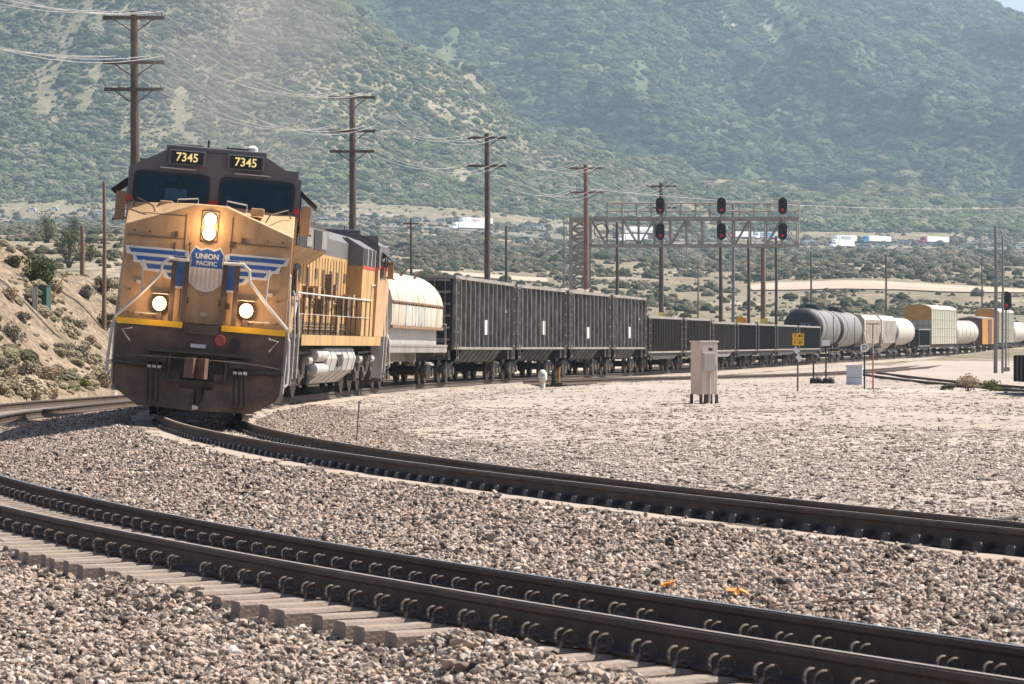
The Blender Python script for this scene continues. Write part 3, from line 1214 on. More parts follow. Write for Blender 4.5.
# ------------------------------------------------------------------ vehicle materials
Y_ARM = (.45, .275, .140)
MAT_YEL = M('armour_yellow', Y_ARM, .55, 0, .14, 2.2, dirt=(.26, .165, .09), damt=.36, dscale=1.3, streak=4.5, spec=.5, bump=.12, bscale=9)
MAT_YELSIDE = M('faded_yellow', (.50, .30, .11), .55, 0, .22, 1.2, dirt=(.27, .18, .095), damt=.6, dscale=.35, streak=7, spec=.3)
MAT_GRAY = M('harbour_grey', (.115, .105, .105), .5, 0, .15, 2, dirt=(.17, .15, .14), damt=.35, dscale=1.5, streak=2)
MAT_DKBR = M('grimy_pilot', (.072, .043, .031), .65, 0, .35, 3, dirt=(.14, .092, .062), damt=.5, dscale=2.2, streak=1, bump=.2)
MAT_PLOW = M('plow_rust', (.085, .052, .038), .7, 0, .35, 4, dirt=(.19, .13, .09), damt=.45, dscale=2.5, bump=.25)
MAT_COUPLER = M('coupler_rust', (.13, .075, .05), .75, .1, .35, 6)
MAT_BLACK = M('black_steel', (.018, .017, .017), .6, .1, .3, 3)
MAT_UNDER = M('underframe_grime', (.05, .042, .036), .8, .1, .35, 4, dirt=(.13, .10, .08), damt=.4, dscale=3)
MAT_STRIPE = M('reflective_yellow', (.85, .46, .02), .4, 0, .08, 3)
MAT_RED = M('red_stripe', (.55, .03, .02), .5)
MAT_WHITE = M('white_paint', (.66, .64, .60), .5, 0, .08, 3, dirt=(.40, .33, .25), damt=.4, dscale=3)
MAT_RAILWHITE = M('handrail_white', (.50, .46, .42), .5, 0, .15, 4)
MAT_BLUE = M('emblem_blue', (.02, .085, .30), .5, 0, .2, 4, dirt=(.10, .12, .20), damt=.4, dscale=3)
MAT_PINKW = M('emblem_stripe', (.56, .42, .34), .5)
MAT_GLASS = M('window_glass', (.012, .020, .040), .04, 0, .1, 1, spec=.9)
MAT_GLASSB = M('sky_blue_glass', (.008, .026, .075), .12, 0, .5, 1.6, spec=.30)
MAT_SCREEN = M('screen_grey', (.24, .23, .21), .6, 0, .2, 3, dirt=(.12, .10, .08), damt=.5, dscale=3)
MAT_SHADEBROWN = M('shade_brown', (.15, .095, .05), .7, 0, .3, 3)  # brown painted for the shadow streaks behind the side railing
MAT_DAYLIGHT = M('daylight_panel', (.80, .80, .78), .6)  # pale colour stands in for daylight seen through cab windows
MAT_SEAT = M('seat_blue', (.05, .075, .15), .8)
MAT_CLEAR = bpy.data.materials.new('tinted_glass')
MAT_CLEAR.use_nodes = True
_n, _l = MAT_CLEAR.node_tree.nodes, MAT_CLEAR.node_tree.links
_n.remove(_n['Principled BSDF'])
_tr = _n.new('ShaderNodeBsdfTransparent')
_tr.inputs[0].default_value = (.62, .72, .85, 1)
_gl = _n.new('ShaderNodeBsdfGlossy')
_gl.inputs['Color'].default_value = (.5, .7, 1, 1)
_gl.inputs['Roughness'].default_value = .05
_fr = _n.new('ShaderNodeFresnel')
_fr.inputs[0].default_value = 1.55
_mx = _n.new('ShaderNodeMixShader')
_ad = _n.new('ShaderNodeMath')
_ad.inputs[1].default_value = -.01
_l.new(_fr.outputs[0], _ad.inputs[0])
_l.new(_ad.outputs[0], _mx.inputs[0])
_l.new(_tr.outputs[0], _mx.inputs[1])
_l.new(_gl.outputs[0], _mx.inputs[2])
_l.new(_mx.outputs[0], _n['Material Output'].inputs[0])
MAT_TANKGREY = M('tank_grey', (.42, .40, .375), .5, .1, .12, 2, dirt=(.22, .18, .15), damt=.45, dscale=1.2, streak=2)
MAT_WHEEL = M('wheel_steel', (.08, .062, .05), .55, .5, .25, 6)
MAT_NUM = emis('number_lit', (.80, .62, .26), .35)
MAT_BOARD = M('number_board', (.012, .010, .010), .3)
MAT_LAMP = emis('headlamp_glow', (1.0, .62, .20), 4.5)
MAT_LENS = M('red_lens', (.35, .06, .05), .3)


def wheelset(parent, loc, r=.42, n=20):
    m = MB()
    for sx in (-1, 1):
        m.lathe([(-.065, r * .35), (-.065, r * .8), (-.06, r), (.045, r), (.05, r + .028), (.075, r + .028), (.075, r * .35)] if sx > 0 else
                [(-.075, r * .35), (-.075, r + .028), (-.05, r + .028), (-.045, r), (.06, r), (.065, r * .8), (.065, r * .35)], (sx * -.77 * -1, 0, 0), 'x', n)
    m.tube([(-.95, 0, 0), (.95, 0, 0)], .085, 10)
    o = m.build('wheelset', MAT_WHEEL, parent, True)
    o.location = loc
    return o


BOGIE = None


def bogie(parent, y, wb=1.78, r=.42):
    """two-axle freight truck: bolster, cast side frames with springs, two wheelsets"""
    m = MB()
    m.b2(-.95, .95, -.22, .22, .36, .62)
    for sx in (-1, 1):
        fr = [(-wb / 2 - .28, .38), (-wb / 2 - .28, .58), (-.55, .70), (.55, .70), (wb / 2 + .28, .58), (wb / 2 + .28, .38),
              (wb / 2 - .16, .40), (.42, .22), (-.42, .22), (-wb / 2 + .16, .40)]
        m.prism(fr, sx * 1.0 - .07, sx * 1.0 + .07, 'yz')
        for ya in (-wb / 2, wb / 2):
            m.lathe([(-.06, .16), (.06, .16)], (sx * 1.06, ya, r + .02), 'x', 12)
        for yy in (-.18, 0, .18):
            m.lathe([(.26, .07), (.50, .07)], (sx * 1.06, yy, 0), 'z', 8)
    t = m.build('truck', MAT_UNDER, parent)
    t.location = (0, y, 0)
    for ya in (-wb / 2, wb / 2):
        wheelset(t, (0, ya, r), r)
    return t


def coupler(parent, y, sgn, z=.88):
    m = MB()
    m.b2(-.13, .13, y, y + sgn * .55, z - .13, z + .13)
    m.prism([(-.19, y + sgn * .50), (.19, y + sgn * .50), (.22, y + sgn * .82), (.06, y + sgn * .90), (.02, y + sgn * .72), (-.14, y + sgn * .86), (-.20, y + sgn * .74)], z - .17, z + .17, 'xy')
    return m.build('coupler', MAT_COUPLER, parent)


# ------------------------------------------------------------------ locomotive (local: +y forward, z = 0 on the rails)
def make_locomotive(label, lit):
    t = thing('diesel_locomotive', label, 'locomotive', group='locomotives at the head of the train')
    F = 11.0
    # frame and walkway deck
    m = MB()
    m.b2(-1.45, 1.45, -F + .25, F - .3, 1.32, 1.52)
    m.b2(-.5, .5, -F + .3, F - .4, .95, 1.32)
    m.b2(-1.5, 1.5, -F + .2, F - .15, 1.523, 1.60)
    m.build('deck_frame', MAT_UNDER, t)
    for sx in (-1, 1):
        MB().b2(sx * 1.502, sx * 1.52, -8.8, 9.0, 1.34, 1.60).build('side_sill', MAT_YELSIDE, t)
    # pilot plate and plough at each end
    for sg in (1, -1):
        m = MB()
        poly = [(-1.5, 1.515), (1.5, 1.515), (1.50, .95), (1.48, .52), (1.42, .42), (1.02, .17), (-1.02, .17), (-1.42, .42), (-1.48, .52), (-1.50, .95)]
        # opening for the coupler is a recess plate in front
        m.prism(poly, sg * (F - .25), sg * (F - .05))
        pl = m.build('pilot', MAT_DKBR, t)
        m = MB()   # plough: two blades meeting in a slight vee
        for sx in (-1, 1):
            a = [(sx * .30, F - .02, .78), (sx * 1.47, F - .04, .84), (sx * 1.45, F - .04, .50), (sx * 1.04, F - .03, .18), (sx * .02, F + .16, .15), (sx * .02, F + .05, .50), (sx * .30, F + .02, .52)]
            b = [(x, y - .05, z) for x, y, z in a]
            a = [(x * sg, y * sg, z) for x, y, z in a]
            b = [(x * sg, y * sg, z) for x, y, z in b]
            n = len(a)
            m.add(a + b, [tuple(range(n)), tuple(range(n, 2 * n))[::-1]] + [(i, (i + 1) % n, (i + 1) % n + n, i + n) for i in range(n)])
        m.build('snow_plow', MAT_PLOW, pl)
        m = MB()   # anticlimber shelf, step boards, draft pocket
        m.b2(-.95, .95, sg * (F - .05), sg * (F + .14), 1.10, 1.15)
        for sx in (-1, 1):
            m.b2(sx * .98, sx * 1.52, sg * (F - .05), sg * (F + .12), .86, .90)
            m.b2(sx * .56, sx * .88, sg * (F - .05), sg * (F + .10), .92, 1.05)
        m.b2(-.52, .52, sg * (F - .05), sg * (F + .05), .62, .66)
        m.b2(-.52, .52, sg * (F - .05), sg * (F + .05), 1.06, 1.09)
        for sx in (-1, 1):
            m.b2(sx * .48, sx * .53, sg * (F - .05), sg * (F + .07), .62, 1.09)
        m.build('step_board', MAT_UNDER, pl)
        m = MB()
        m.b2(-.46, .46, sg * (F - .045), sg * (F - .03), .67, 1.05)
        m.build('draft_pocket', MAT_BLACK, pl)
        coupler(t, sg * (F - .1), sg, .87)
        # uncoupling lever and brake hoses
        m = MB()
        m.tube([(-1.45, sg * (F + .16), .96), (-1.0, sg * (F + .18), 1.0), (-.3, sg * (F + .20), 1.02), (.0, sg * (F + .24), .98), (.3, sg * (F + .20), 1.02), (1.0, sg * (F + .18), 1.0), (1.45, sg * (F + .16), .96)], .014, 6)
        m.build('uncoupling_lever', MAT_UNDER, t)
        for x in (-.85, -.76, -.67, .67, .76, .85):
            MB().tube([(x, sg * (F - .04), .90), (x + .01, sg * (F + .17), .86), (x, sg * (F + .20), .60), (x - .02, sg * (F + .16), .30), (x, sg * (F + .13), .24)], .021, 6).build('air_hose', MAT_BLACK, t)
            MB().lathe([(-.03, .025), (.03, .03)], (x, sg * (F + .17), .84), 'x', 8).build('hose_valve', MAT_RAILWHITE, t)
        if sg > 0:
            MB().tube([(-.12, F + .05, .55), (-.14, F + .2, .40), (-.06, F + .24, .24), (.02, F + .26, .21)], .026, 6).build('air_hose', MAT_BLACK, t)
            MB().lathe([(-.05, .03), (.05, .045)], (-.02, F + .27, .21), 'x', 10).build('glad_hand', MAT_RAILWHITE, t)
    # reflective stripe across the front
    for (a, b) in ((-1.5, -.36), (.33, 1.5)):
        MB().b2(a, b, F - .06, F - .035, 1.52, 1.62).build('reflective_stripe', MAT_STRIPE, t)
    MB().b2(-.30, .30, F - .05, F + .02, 1.44, 1.60).build('deck_step_plate', MAT_DKBR, t)
    MB().b2(-.11, .16, F - .05, F - .035, 1.21, 1.27).build('data_plate', MAT_WHITE, t)
    MB().lathe([(F - .05, .10), (F + .02, .10), (F + .03, .085)], (-.36, 0, 1.36), 'y', 16).build('marker_receptacle', MAT_LENS, t)
    MB().lathe([(F - .05, .09), (F + .01, .09)], (-.62, 0, 1.32), 'y', 16).build('cable_receptacle', MAT_BLACK, t)
    for sx in (-1, 1):
        MB().tube([(sx * 1.22, F - .04, 1.46), (sx * 1.22, F + .08, 1.45), (sx * 1.38, F + .09, 1.42), (sx * 1.24, F + .08, 1.25), (sx * 1.24, F - .04, 1.24)], .014, 6).build('grab_loop', MAT_RAILWHITE, t)

    # nose: flat face, hipped top
    C = F - 1.25      # cab front plane
    m = MB()
    fx, fy = 1.50, F - .28
    v = [(-fx, fy - .06, 1.605), (fx, fy - .06, 1.605), (fx, fy - .06, 3.20), (.28, fy, 3.62), (-.28, fy, 3.62), (-fx, fy - .06, 3.20), (-.28, fy, 1.605), (.28, fy, 1.605),
         (-fx - .0, C, 1.605), (fx, C, 1.605), (fx, C, 3.62), (.28, C, 3.68), (-.28, C, 3.68), (-fx, C, 3.62)]
    f = [(0, 6, 4, 5), (6, 7, 3, 4), (7, 1, 2, 3), (5, 4, 12, 13), (4, 3, 11, 12), (3, 2, 10, 11), (0, 5, 13, 8), (1, 9, 10, 2), (8, 13, 12, 11, 10, 9), (0, 8, 9, 1, 7, 6)]
    m.add(v, f)
    nose = m.build('nose', MAT_YEL, t, bevel=.02)
    yf = fy + .004
    # door outline on the nose, hinges, small fittings
    m = MB()
    for x in (-.40, .42):
        m.b2(x - .006, x + .006, fy - .03, fy + .006, 1.7, 3.45)
    m.b2(.44, 1.2, fy - .035, fy + .0055, 3.405, 3.417)
    m.b2(.55, .60, fy - .03, fy + .02, 3.05, 3.14)
    m.b2(-.65, -.58, fy - .04, fy + .02, 3.02, 3.12)
    m.b2(.58, .61, fy - .04, fy + .012, 2.45, 2.95)
    for z in (1.95, 2.45, 3.0):
        m.b2(-.47, -.38, fy - .03, fy + .016, z - .05, z + .05)
    m.b2(-1.46, -.42, fy - .05, fy + .0045, 3.02, 3.028)
    m.b2(.44, 1.46, fy - .05, fy + .0045, 3.02, 3.028)
    for x in (-1.32, -1.05, 1.05, 1.32):
        for z in (1.72, 2.1, 2.62, 3.1):
            m.b2(x - .012, x + .012, fy - .05, fy + .010, z - .012, z + .012)
    m.build('nose_seam', MAT_DKBR, nose)
    m = MB()
    for x in (-.28, .28):
        m.tube([(x, fy, 1.95), (x, fy + .07, 1.97), (x, fy + .07, 2.02), (x, fy, 2.04)], .012, 5)
    m.tube([(.32, fy, 2.96), (.32, fy + .06, 2.97), (.32, fy + .06, 2.8), (.32, fy, 2.78)], .013, 5)
    m.build('door_handle', MAT_UNDER, nose)
    m = MB()
    for x in (-1.0, 1.0):
        m.tube([(x - .2, fy - .05, 1.72), (x - .2, fy + .06, 1.72), (x + .2, fy + .06, 1.72), (x + .2, fy - .05, 1.72)], .013, 5)
    m.build('grab_rail', MAT_RAILWHITE, nose)
    for (x, h) in ((-.02, 1.78), (1.16, 2.24), (-1.15, 2.20)):
        MB().b2(x - .06, x + .06, fy - .05, fy + .014, h - .03, h + .03).build('number_plate', MAT_PINKW, nose)

    def face(name, poly, mat, y0, th, par):
        return MB().prism([(-a, b) for a, b in poly], yf + y0 - .055, yf + y0 + th).build(name, mat, par)
    # winged shield emblem
    em = MB().prism([(x, z) for x, z in [(0, 2.91), (.12, 2.88), (.22, 2.93), (.31, 2.79), (.285, 2.68), (.32, 2.5), (.28, 2.29), (.15, 2.19), (0, 2.155),
                                         (-.15, 2.19), (-.28, 2.29), (-.32, 2.5), (-.285, 2.68), (-.31, 2.79), (-.22, 2.93), (-.12, 2.88)]], yf - .05, yf + .012).build('emblem_shield', MAT_WHITE, t)
    MB().prism([(0, 2.89), (.12, 2.85), (.22, 2.90), (.29, 2.79), (.27, 2.68), (.285, 2.57), (-.285, 2.57), (-.27, 2.68), (-.29, 2.79), (-.22, 2.90), (-.12, 2.85)], yf - .04, yf + .018).build('shield_field', MAT_BLUE, em)
    m = MB()
    for k in range(7):
        x = -.24 + k * .08
        lo = 2.20 + abs(x) * .33
        m.prism([(x - .021, 2.545), (x + .021, 2.545), (x + .021, lo), (x - .021, lo)], yf - .04, yf + .018)
    m.build('shield_stripe', MAT_PINKW, em)
    rotm = Matrix.Translation((0, yf + .021, 0)) @ Matrix.Rotation(PI, 4, 'Z') @ Matrix.Rotation(PI / 2, 4, 'X')
    text_mesh('UNION', .125, MAT_WHITE, 'lettering', em, rotm @ Matrix.Translation((0, 2.755, 0)), bold=.004)
    text_mesh('PACIFIC', .105, MAT_WHITE, 'lettering', em, rotm @ Matrix.Translation((0, 2.635, 0)), bold=.003)
    for sx in (-1, 1):
        wp = [(.30, 2.80), (.40, 2.84), (1.46, 2.84), (1.43, 2.70), (1.32, 2.69), (1.30, 2.57), (1.18, 2.56), (1.12, 2.44), (.78, 2.43), (.72, 2.34), (.62, 2.32), (.56, 2.19), (.33, 2.18), (.36, 2.5)]
        wg = MB().prism([(sx * x, z) for x, z in wp], yf - .06, yf + .008).build('emblem_wing', MAT_WHITE, t)
        m = MB()
        for a, b, lo, hi in ((.40, 1.40, 2.735, 2.805), (.40, 1.27, 2.61, 2.68), (.40, 1.08, 2.48, 2.555), (.36, .70, 2.365, 2.43), (.36, .54, 2.225, 2.32)):
            m.prism([(sx * a, lo), (sx * (b - .05), lo), (sx * b, hi), (sx * a, hi)], yf - .06, yf + .014)
        m.prism([(sx * .36, 2.22), (sx * .58, 2.22), (sx * .58, 2.72), (sx * .36, 2.72)], yf - .06, yf + .0145)
        m.build('wing_feather', MAT_BLUE, wg)
    # headlight pair, ditch lights
    hb = MB().b2(-.15, .15, fy - .05, fy + .05, 3.02, 3.52).build('headlight_housing', MAT_YEL, t, bevel=.03)
    for z in (3.38, 3.15):
        hl = MB().lathe([(fy + .0, .12), (fy + .075, .125), (fy + .078, .115)], (0, 0, z), 'y', 20).build('headlight', MAT_BLACK, t, True)
        MB().lathe([(fy + .06, .115), (fy + .083, .114), (fy + .10, .06)], (0, 0, z), 'y', 20).build('lens', MAT_LAMP if lit else MAT_WHITE, hl, True)
    for sx, z in ((-1, 1.90), (1, 1.90)):
        dl = MB().lathe([(fy - .05, .14), (fy + .12, .14), (fy + .125, .12)], (sx * .77, 0, z), 'y', 20).build('ditch_light', MAT_BLACK, t, True)
        MB().lathe([(fy + .10, .12), (fy + .13, .12), (fy + .15, .06)], (sx * .77, 0, z), 'y', 20).build('lens', MAT_LAMP if lit else MAT_WHITE, dl, True)
        MB().b2(sx * .77 - .05, sx * .77 + .05, fy - .04, fy + .10, 1.60, z - .12).build('lamp_bracket', MAT_DKBR, dl)
        MB().b2(sx * .77 - .14, sx * .77 + .14, fy - .04, fy + .14, z + .16, z + .172).build('lamp_shelf', MAT_RAILWHITE, dl)
    # end posts and sloping handrails
    for sx in (-1, 1):
        for x in (.34, .56):
            MB().b2(sx * x - .045, sx * x + .045, F - .13, F - .07, 1.50, 2.64).build('gate_post', MAT_DKBR, t)
        MB().tube([(sx * .30, F - .08, 2.66), (sx * .66, F - .08, 2.67), (sx * .77, F - .08, 2.58), (sx * .80, F - .08, 2.38), (sx * 1.15, F - .08, 2.00), (sx * 1.52, F - .10, 1.64), (sx * 1.57, F - .12, 1.45),
                   (sx * 1.60, F - .1, .95), (sx * 1.60, F - .06, .72), (sx * 1.55, F - .02, .66)], .027, 8).build('handrail', MAT_RAILWHITE, t, True)
        MB().tube([(sx * 1.10, F - .08, 2.05), (sx * 1.12, F - .2, 2.62)], .016, 6).build('handrail_stay', MAT_RAILWHITE, t)
    # nose-top fittings
    for sx in (-1, 1):
        MB().b2(sx * .82 - .12, sx * .82 + .12, C + .30, C + .55, 3.53, 3.66).build('sand_hatch', MAT_YEL, t, bevel=.02)
        MB().tube([(sx * .26, C + .45, 3.64), (sx * .26, C + .45, 3.74), (sx * .62, C + .45, 3.70), (sx * .62, C + .45, 3.58)], .014, 6).build('grab_rail', MAT_RAILWHITE, t)
        MB().tube([(sx * 1.42, C + .25, 3.54), (sx * 1.36, C + .28, 3.68), (sx * 1.05, C + .75, 3.55), (sx * .98, C + .75, 3.42)], .013, 6).build('grab_rail', MAT_DKBR, t)
    # cab: yellow below, red line, grey above
    lo = [(-1.52, 1.605), (1.52, 1.605), (1.55, 3.60), (-1.55, 3.60)]
    MB().prism(lo, C - 2.6, C - .002).build('cab_side', MAT_YEL, t)
    m = MB()
    D0 = C - 2.6
    m.prism([(-1.56, 4.08), (-1.56, 4.17), (-1.50, 4.17), (1.50, 4.17), (1.56, 4.17), (1.56, 4.08), (.92, 4.55), (-.92, 4.55)] if False else [(-1.56, 4.15), (1.56, 4.15), (1.56, 4.21), (.92, 4.55), (-.92, 4.55), (-1.56, 4.21)], C - .03, C + .03)
    for x0, x1 in ((-1.56, -1.43), (-.10, .10), (1.43, 1.56)):
        m.b2(x0, x1, C - .03, C + .03, 3.602, 4.149)
    m.b2(-1.43, -.10, C - .029, C + .029, 3.602, 3.645)
    m.b2(.10, 1.43, C - .029, C + .029, 3.602, 3.645)
    m.b2(-.90, .90, D0, C - .031, 4.50, 4.55)
    for sx in (-1, 1):
        m.prism([(sx * .9, 4.55), (sx * 1.56, 4.21), (sx * 1.51, 4.17), (sx * .9, 4.49)], D0, C - .031)
        for y0, y1 in ((C - .36, C - .031), (C - 1.36, C - 1.04), (D0, C - 2.09)):
            m.b2(sx * 1.50, sx * 1.56, y0, y1, 3.602, 4.20)
        for y0, y1 in ((C - 1.04, C - .36), (C - 2.09, C - 1.36)):
            m.b2(sx * 1.505, sx * 1.555, y0, y1, 4.0, 4.199)
    m.b2(-1.5, 1.5, D0, D0 + .06, 3.602, 4.495)
    cab = m.build('cab', MAT_GRAY, t)
    MB().b2(-1.49, 1.49, D0 + .07, C - .04, 3.603, 3.612).build('cab_floor', MAT_UNDER, t)
    MB().b2(-1.42, -1.0, D0 + .061, D0 + .075, 3.72, 4.12).build('daylight_panel', MAT_DAYLIGHT, t)  # pale panels imitate the daylight showing through the cab
    MB().b2(.95, 1.40, D0 + .061, D0 + .075, 3.72, 4.12).build('daylight_panel', MAT_DAYLIGHT, t)
    for sx in (-1, 1):
        st_ = MB().b2(sx * .85 - .24, sx * .85 + .24, C - 1.35, C - 1.22, 3.613, 4.02).build('seat_back', MAT_SEAT, t, bevel=.05)
        MB().b2(sx * .85 - .13, sx * .85 + .13, C - 1.35, C - 1.25, 4.03, 4.2).build('headrest', MAT_SEAT, st_, bevel=.03)
    MB().b2(-.55, .35, C - .8, C - .45, 3.613, 3.86).build('console', MAT_UNDER, t)
    MB().b2(.5, .9, C - .5, C - .46, 3.72, 3.92).build('display', MAT_WHITE, t)
    for sx in (-1, 1):
        MB().b2(sx * 1.55, sx * 1.572, C - 2.6, C + .02, 3.56, 3.64).build('red_stripe', MAT_RED, t)
        MB().b2(sx * 1.47, sx * 1.57, C + .03, C + .05, 3.64, 3.72).build('marker_lamp', MAT_RED, t)
    MB().b2(-.12, .12, C + .031, C + .05, 3.655, 3.74).build('red_stripe', MAT_RED, t)

    def rrect(x0, x1, z0, z1, r, n=4):
        pts = []
        for cx_, cz_, a0 in ((x1 - r, z1 - r, 0), (x0 + r, z1 - r, 90), (x0 + r, z0 + r, 180), (x1 - r, z0 + r, 270)):
            for k in range(n + 1):
                a = R(a0 + 90 * k / n)
                pts.append((cx_ + r * math.cos(a), cz_ + r * math.sin(a)))
        return pts
    for sx in (-1, 1):
        a, b = sorted((sx * .085, sx * 1.46))
        m = MB()
        ro, ri = rrect(a, b, 3.62, 4.17, .13), rrect(a + .05, b - .05, 3.668, 4.122, .09)
        nn_ = len(ro)
        for i_ in range(nn_):
            j_ = (i_ + 1) % nn_
            m.prism([ro[i_], ro[j_], ri[j_], ri[i_]], C + .0, C + .058)
        ws = m.build('windshield', MAT_BLACK, t)
        MB().prism(rrect(a + .045, b - .045, 3.663, 4.127, .09), C + .034, C + .042).build('pane', MAT_CLEAR, ws)
        MB().tube([(sx * .62, C + .08, 4.17), (sx * .66, C + .085, 4.0), (sx * .60, C + .08, 3.86)], .010, 5).build('wiper', MAT_BLACK, ws)
        MB().b2(sx * .35, sx * 1.0, C + .03, C + .09, 4.232, 4.25).build('grab_rail', MAT_RAILWHITE, cab)
        nb = MB().b2(sx * .53 - .33, sx * .53 + .33, C + .02, C + .12, 4.31, 4.56).build('number_board', MAT_GRAY, t, bevel=.01)
        MB().b2(sx * .53 - .29, sx * .53 + .29, C + .10, C + .128, 4.33, 4.54).build('number_panel', MAT_BOARD, nb)
        text_mesh('7345', .205, MAT_NUM, 'numerals', nb, Matrix.Translation((sx * .53, C + .133, 4.435)) @ Matrix.Rotation(PI, 4, 'Z') @ Matrix.Rotation(PI / 2, 4, 'X'), bold=.003)
        # side windows, sun shade, wind deflector
        m = MB()
        m.b2(sx * 1.55, sx * 1.585, C - 1.06, C - .34, 3.95, 4.02)
        m.b2(sx * 1.55, sx * 1.585, C - 1.06, C - .34, 3.655, 3.70)
        m.b2(sx * 1.55, sx * 1.584, C - 1.06, C - 1.0, 3.701, 3.949)
        m.b2(sx * 1.55, sx * 1.584, C - .40, C - .34, 3.701, 3.949)
        sw = m.build('side_window', MAT_BLACK, t)
        MB().b2(sx * 1.562, sx * 1.568, C - 1.0, C - .40, 3.701, 3.949).build('pane', MAT_CLEAR, sw)
        sw = MB().prism(rrect(C - 2.1, C - 1.35, 3.30, 4.05, .16), sx * 1.55, sx * 1.585, 'yz').build('side_window', MAT_BLACK, t)
        MB().prism(rrect(C - 2.02, C - 1.43, 3.40, 3.97, .12), sx * 1.57, sx * 1.592, 'yz').build('pane', MAT_GLASS, sw)
        MB().box((sx * 1.72, C - 1.2, 3.93), (.40, 1.5, .03), (0, sx * R(38), 0)).build('sun_shade', MAT_BLACK, t)
        MB().b2(sx * 1.60, sx * 1.78, C - .50, C - .44, 3.30, 3.80).build('wind_deflector', MAT_YEL, t, bevel=.01)
        MB().tube([(sx * 1.55, C - .47, 3.35), (sx * 1.82, C - .47, 3.30)], .02, 6).build('deflector_bracket', MAT_UNDER, t)
    rf = MB().b2(-.90, .92, C - 2.4, C - .02, 4.552, 4.65).build('roof_hatch', MAT_GRAY, t, bevel=.02)
    MB().b2(-.55, -.15, C - .6, C - .3, 4.651, 4.70).build('antenna_base', MAT_GRAY, rf)
    MB().b2(.25, .70, C - .7, C - .25, 4.651, 4.69).build('antenna_base', MAT_TANKGREY, rf)
    MB().lathe([(0, .10), (.08, .10), (.12, .05)], (-.62, C - .5, 4.651), 'z', 12).build('beacon', MAT_WHITE, rf)
    MB().tube([(.18, C - .5, 4.65), (.18, C - .5, 4.80)], .02, 6).build('antenna', MAT_BLACK, rf)
    # hood
    HB, HE = C - 2.6, -8.9
    MB().b2(-1.0, 1.0, HE, HB, 1.605, 3.70).build('long_hood', MAT_YELSIDE, t)
    m = MB()
    for k in range(26):
        y = HE + .3 + k * (HB - HE - .5) / 25
        for sx in (-1, 1):
            m.b2(sx * .99, sx * 1.022, y - .02, y + .02, 1.66, 3.62)
    m.build('door_seam', MAT_YELSIDE, t)
    rq = random.Random(5)
    for sx in (-1, 1):
        m, m2, m3 = MB(), MB(), MB()  # added boxes and pipes; the brown ones imitate shadow streaks behind the railing
        for k in range(16):
            y = HE + .4 + k * (HB - 3.4 - HE) / 16 + rq.uniform(-.1, .1)
            z0 = 1.62 + rq.choice((0, 0, .5, .9))
            hh, ww, dd_ = rq.uniform(.25, .7), rq.uniform(.2, .5), rq.uniform(.08, .3)
            (m if k % 3 else m2).b2(sx * 1.0, sx * (1.03 + dd_), y - ww / 2, y + ww / 2, z0, z0 + hh)
            if k % 2:
                m3.b2(sx * 1.0, sx * 1.028, y - .22, y + .22, 2.75 + (k % 4) * .1, 3.30)
        for z in (1.72, 1.80, 2.42):
            m.tube([(sx * 1.06, HE + .2, z), (sx * 1.06, HB - 3.3, z + .03)], .03, 6)
        m.build('added_hood_box', MAT_SHADEBROWN, t)
        m2.build('added_hood_box', MAT_YEL, t)
        m3.build('louvre', MAT_DKBR, t)
    MB().prism([(-1.0, 3.701), (1.0, 3.701), (1.0, 4.15), (.7, 4.40), (-.7, 4.40), (-1.0, 4.15)], HE, HB).build('hood_roof', MAT_GRAY, t)
    # equipment cabinet behind the cab with dark louvres, wide as the cab
    MB().b2(-1.45, 1.45, HB - 3.2, HB - .003, 1.606, 3.55).build('blower_cabinet', MAT_YELSIDE, t)
    MB().prism([(-1.46, 3.551), (1.46, 3.551), (1.46, 4.06), (.95, 4.33), (-.95, 4.33), (-1.46, 4.06)], HB - 3.2, HB - .003).build('dynamic_brake_housing', MAT_GRAY, t)
    for sx in (-1, 1):
        for k in range(3):
            y = HB - 2.75 + k * .95
            g = MB().b2(sx * 1.45, sx * 1.475, y - .28, y + .28, 3.60, 4.05).build('louvre', MAT_BLACK, t)
            MB().b2(sx * 1.455, sx * 1.50, y + .32, y + .46, 3.58, 4.05).build('louvre_post', MAT_TANKGREY, t)
        MB().b2(sx * 1.45, sx * 1.468, HB - 3.2, HB - .003, 3.50, 3.56).build('red_stripe', MAT_RED, t)
    # radiators at the rear, overhanging
    RB, RE = -10.4, -4.6
    MB().b2(-1.52, 1.52, RB, RE, 3.70, 4.22).build('radiator_cabin', MAT_GRAY, t)
    MB().prism([(-1.0, 3.35), (1.0, 3.35), (1.50, 3.698), (-1.50, 3.698)], RB + .01, RE - .01).build('radiator_skirt', MAT_YELSIDE, t)
    MB().b2(-1.42, 1.42, RB + .05, RE - .05, 4.221, 4.36).build('radiator_roof', MAT_UNDER, t)
    for sx in (-1, 1):
        for k in range(4):
            y0 = RB + .12 + k * 1.42
            if k % 2:
                MB().b2(sx * 1.52, sx * 1.545, y0, y0 + 1.0, 3.74, 4.19).build('radiator_screen', MAT_SCREEN, t)
            else:
                MB().b2(sx * 1.52, sx * 1.54, y0, y0 + 1.30, 3.70, 4.18).build('radiator_screen', MAT_BLACK, t)
    MB().b2(-1.0, 1.0, RB, HE - .002, 1.606, 3.349).build('rear_hood', MAT_YEL, t)
    for sx in (-1, 1):
        m = MB()
        m.prism([(-8.3, 2.75), (-7.5, 2.75), (-7.2, 3.32), (-8.0, 3.32)], sx * 1.0, sx * 1.03, 'yz')
        m.prism([(-7.35, 2.75), (-6.55, 2.75), (-6.25, 3.32), (-7.05, 3.32)], sx * 1.0, sx * 1.03, 'yz')
        m.b2(sx * 1.0, sx * 1.025, -9.9, -8.95, 1.9, 2.5)
        m.build('louvre', MAT_BLACK, t)
    m = MB()
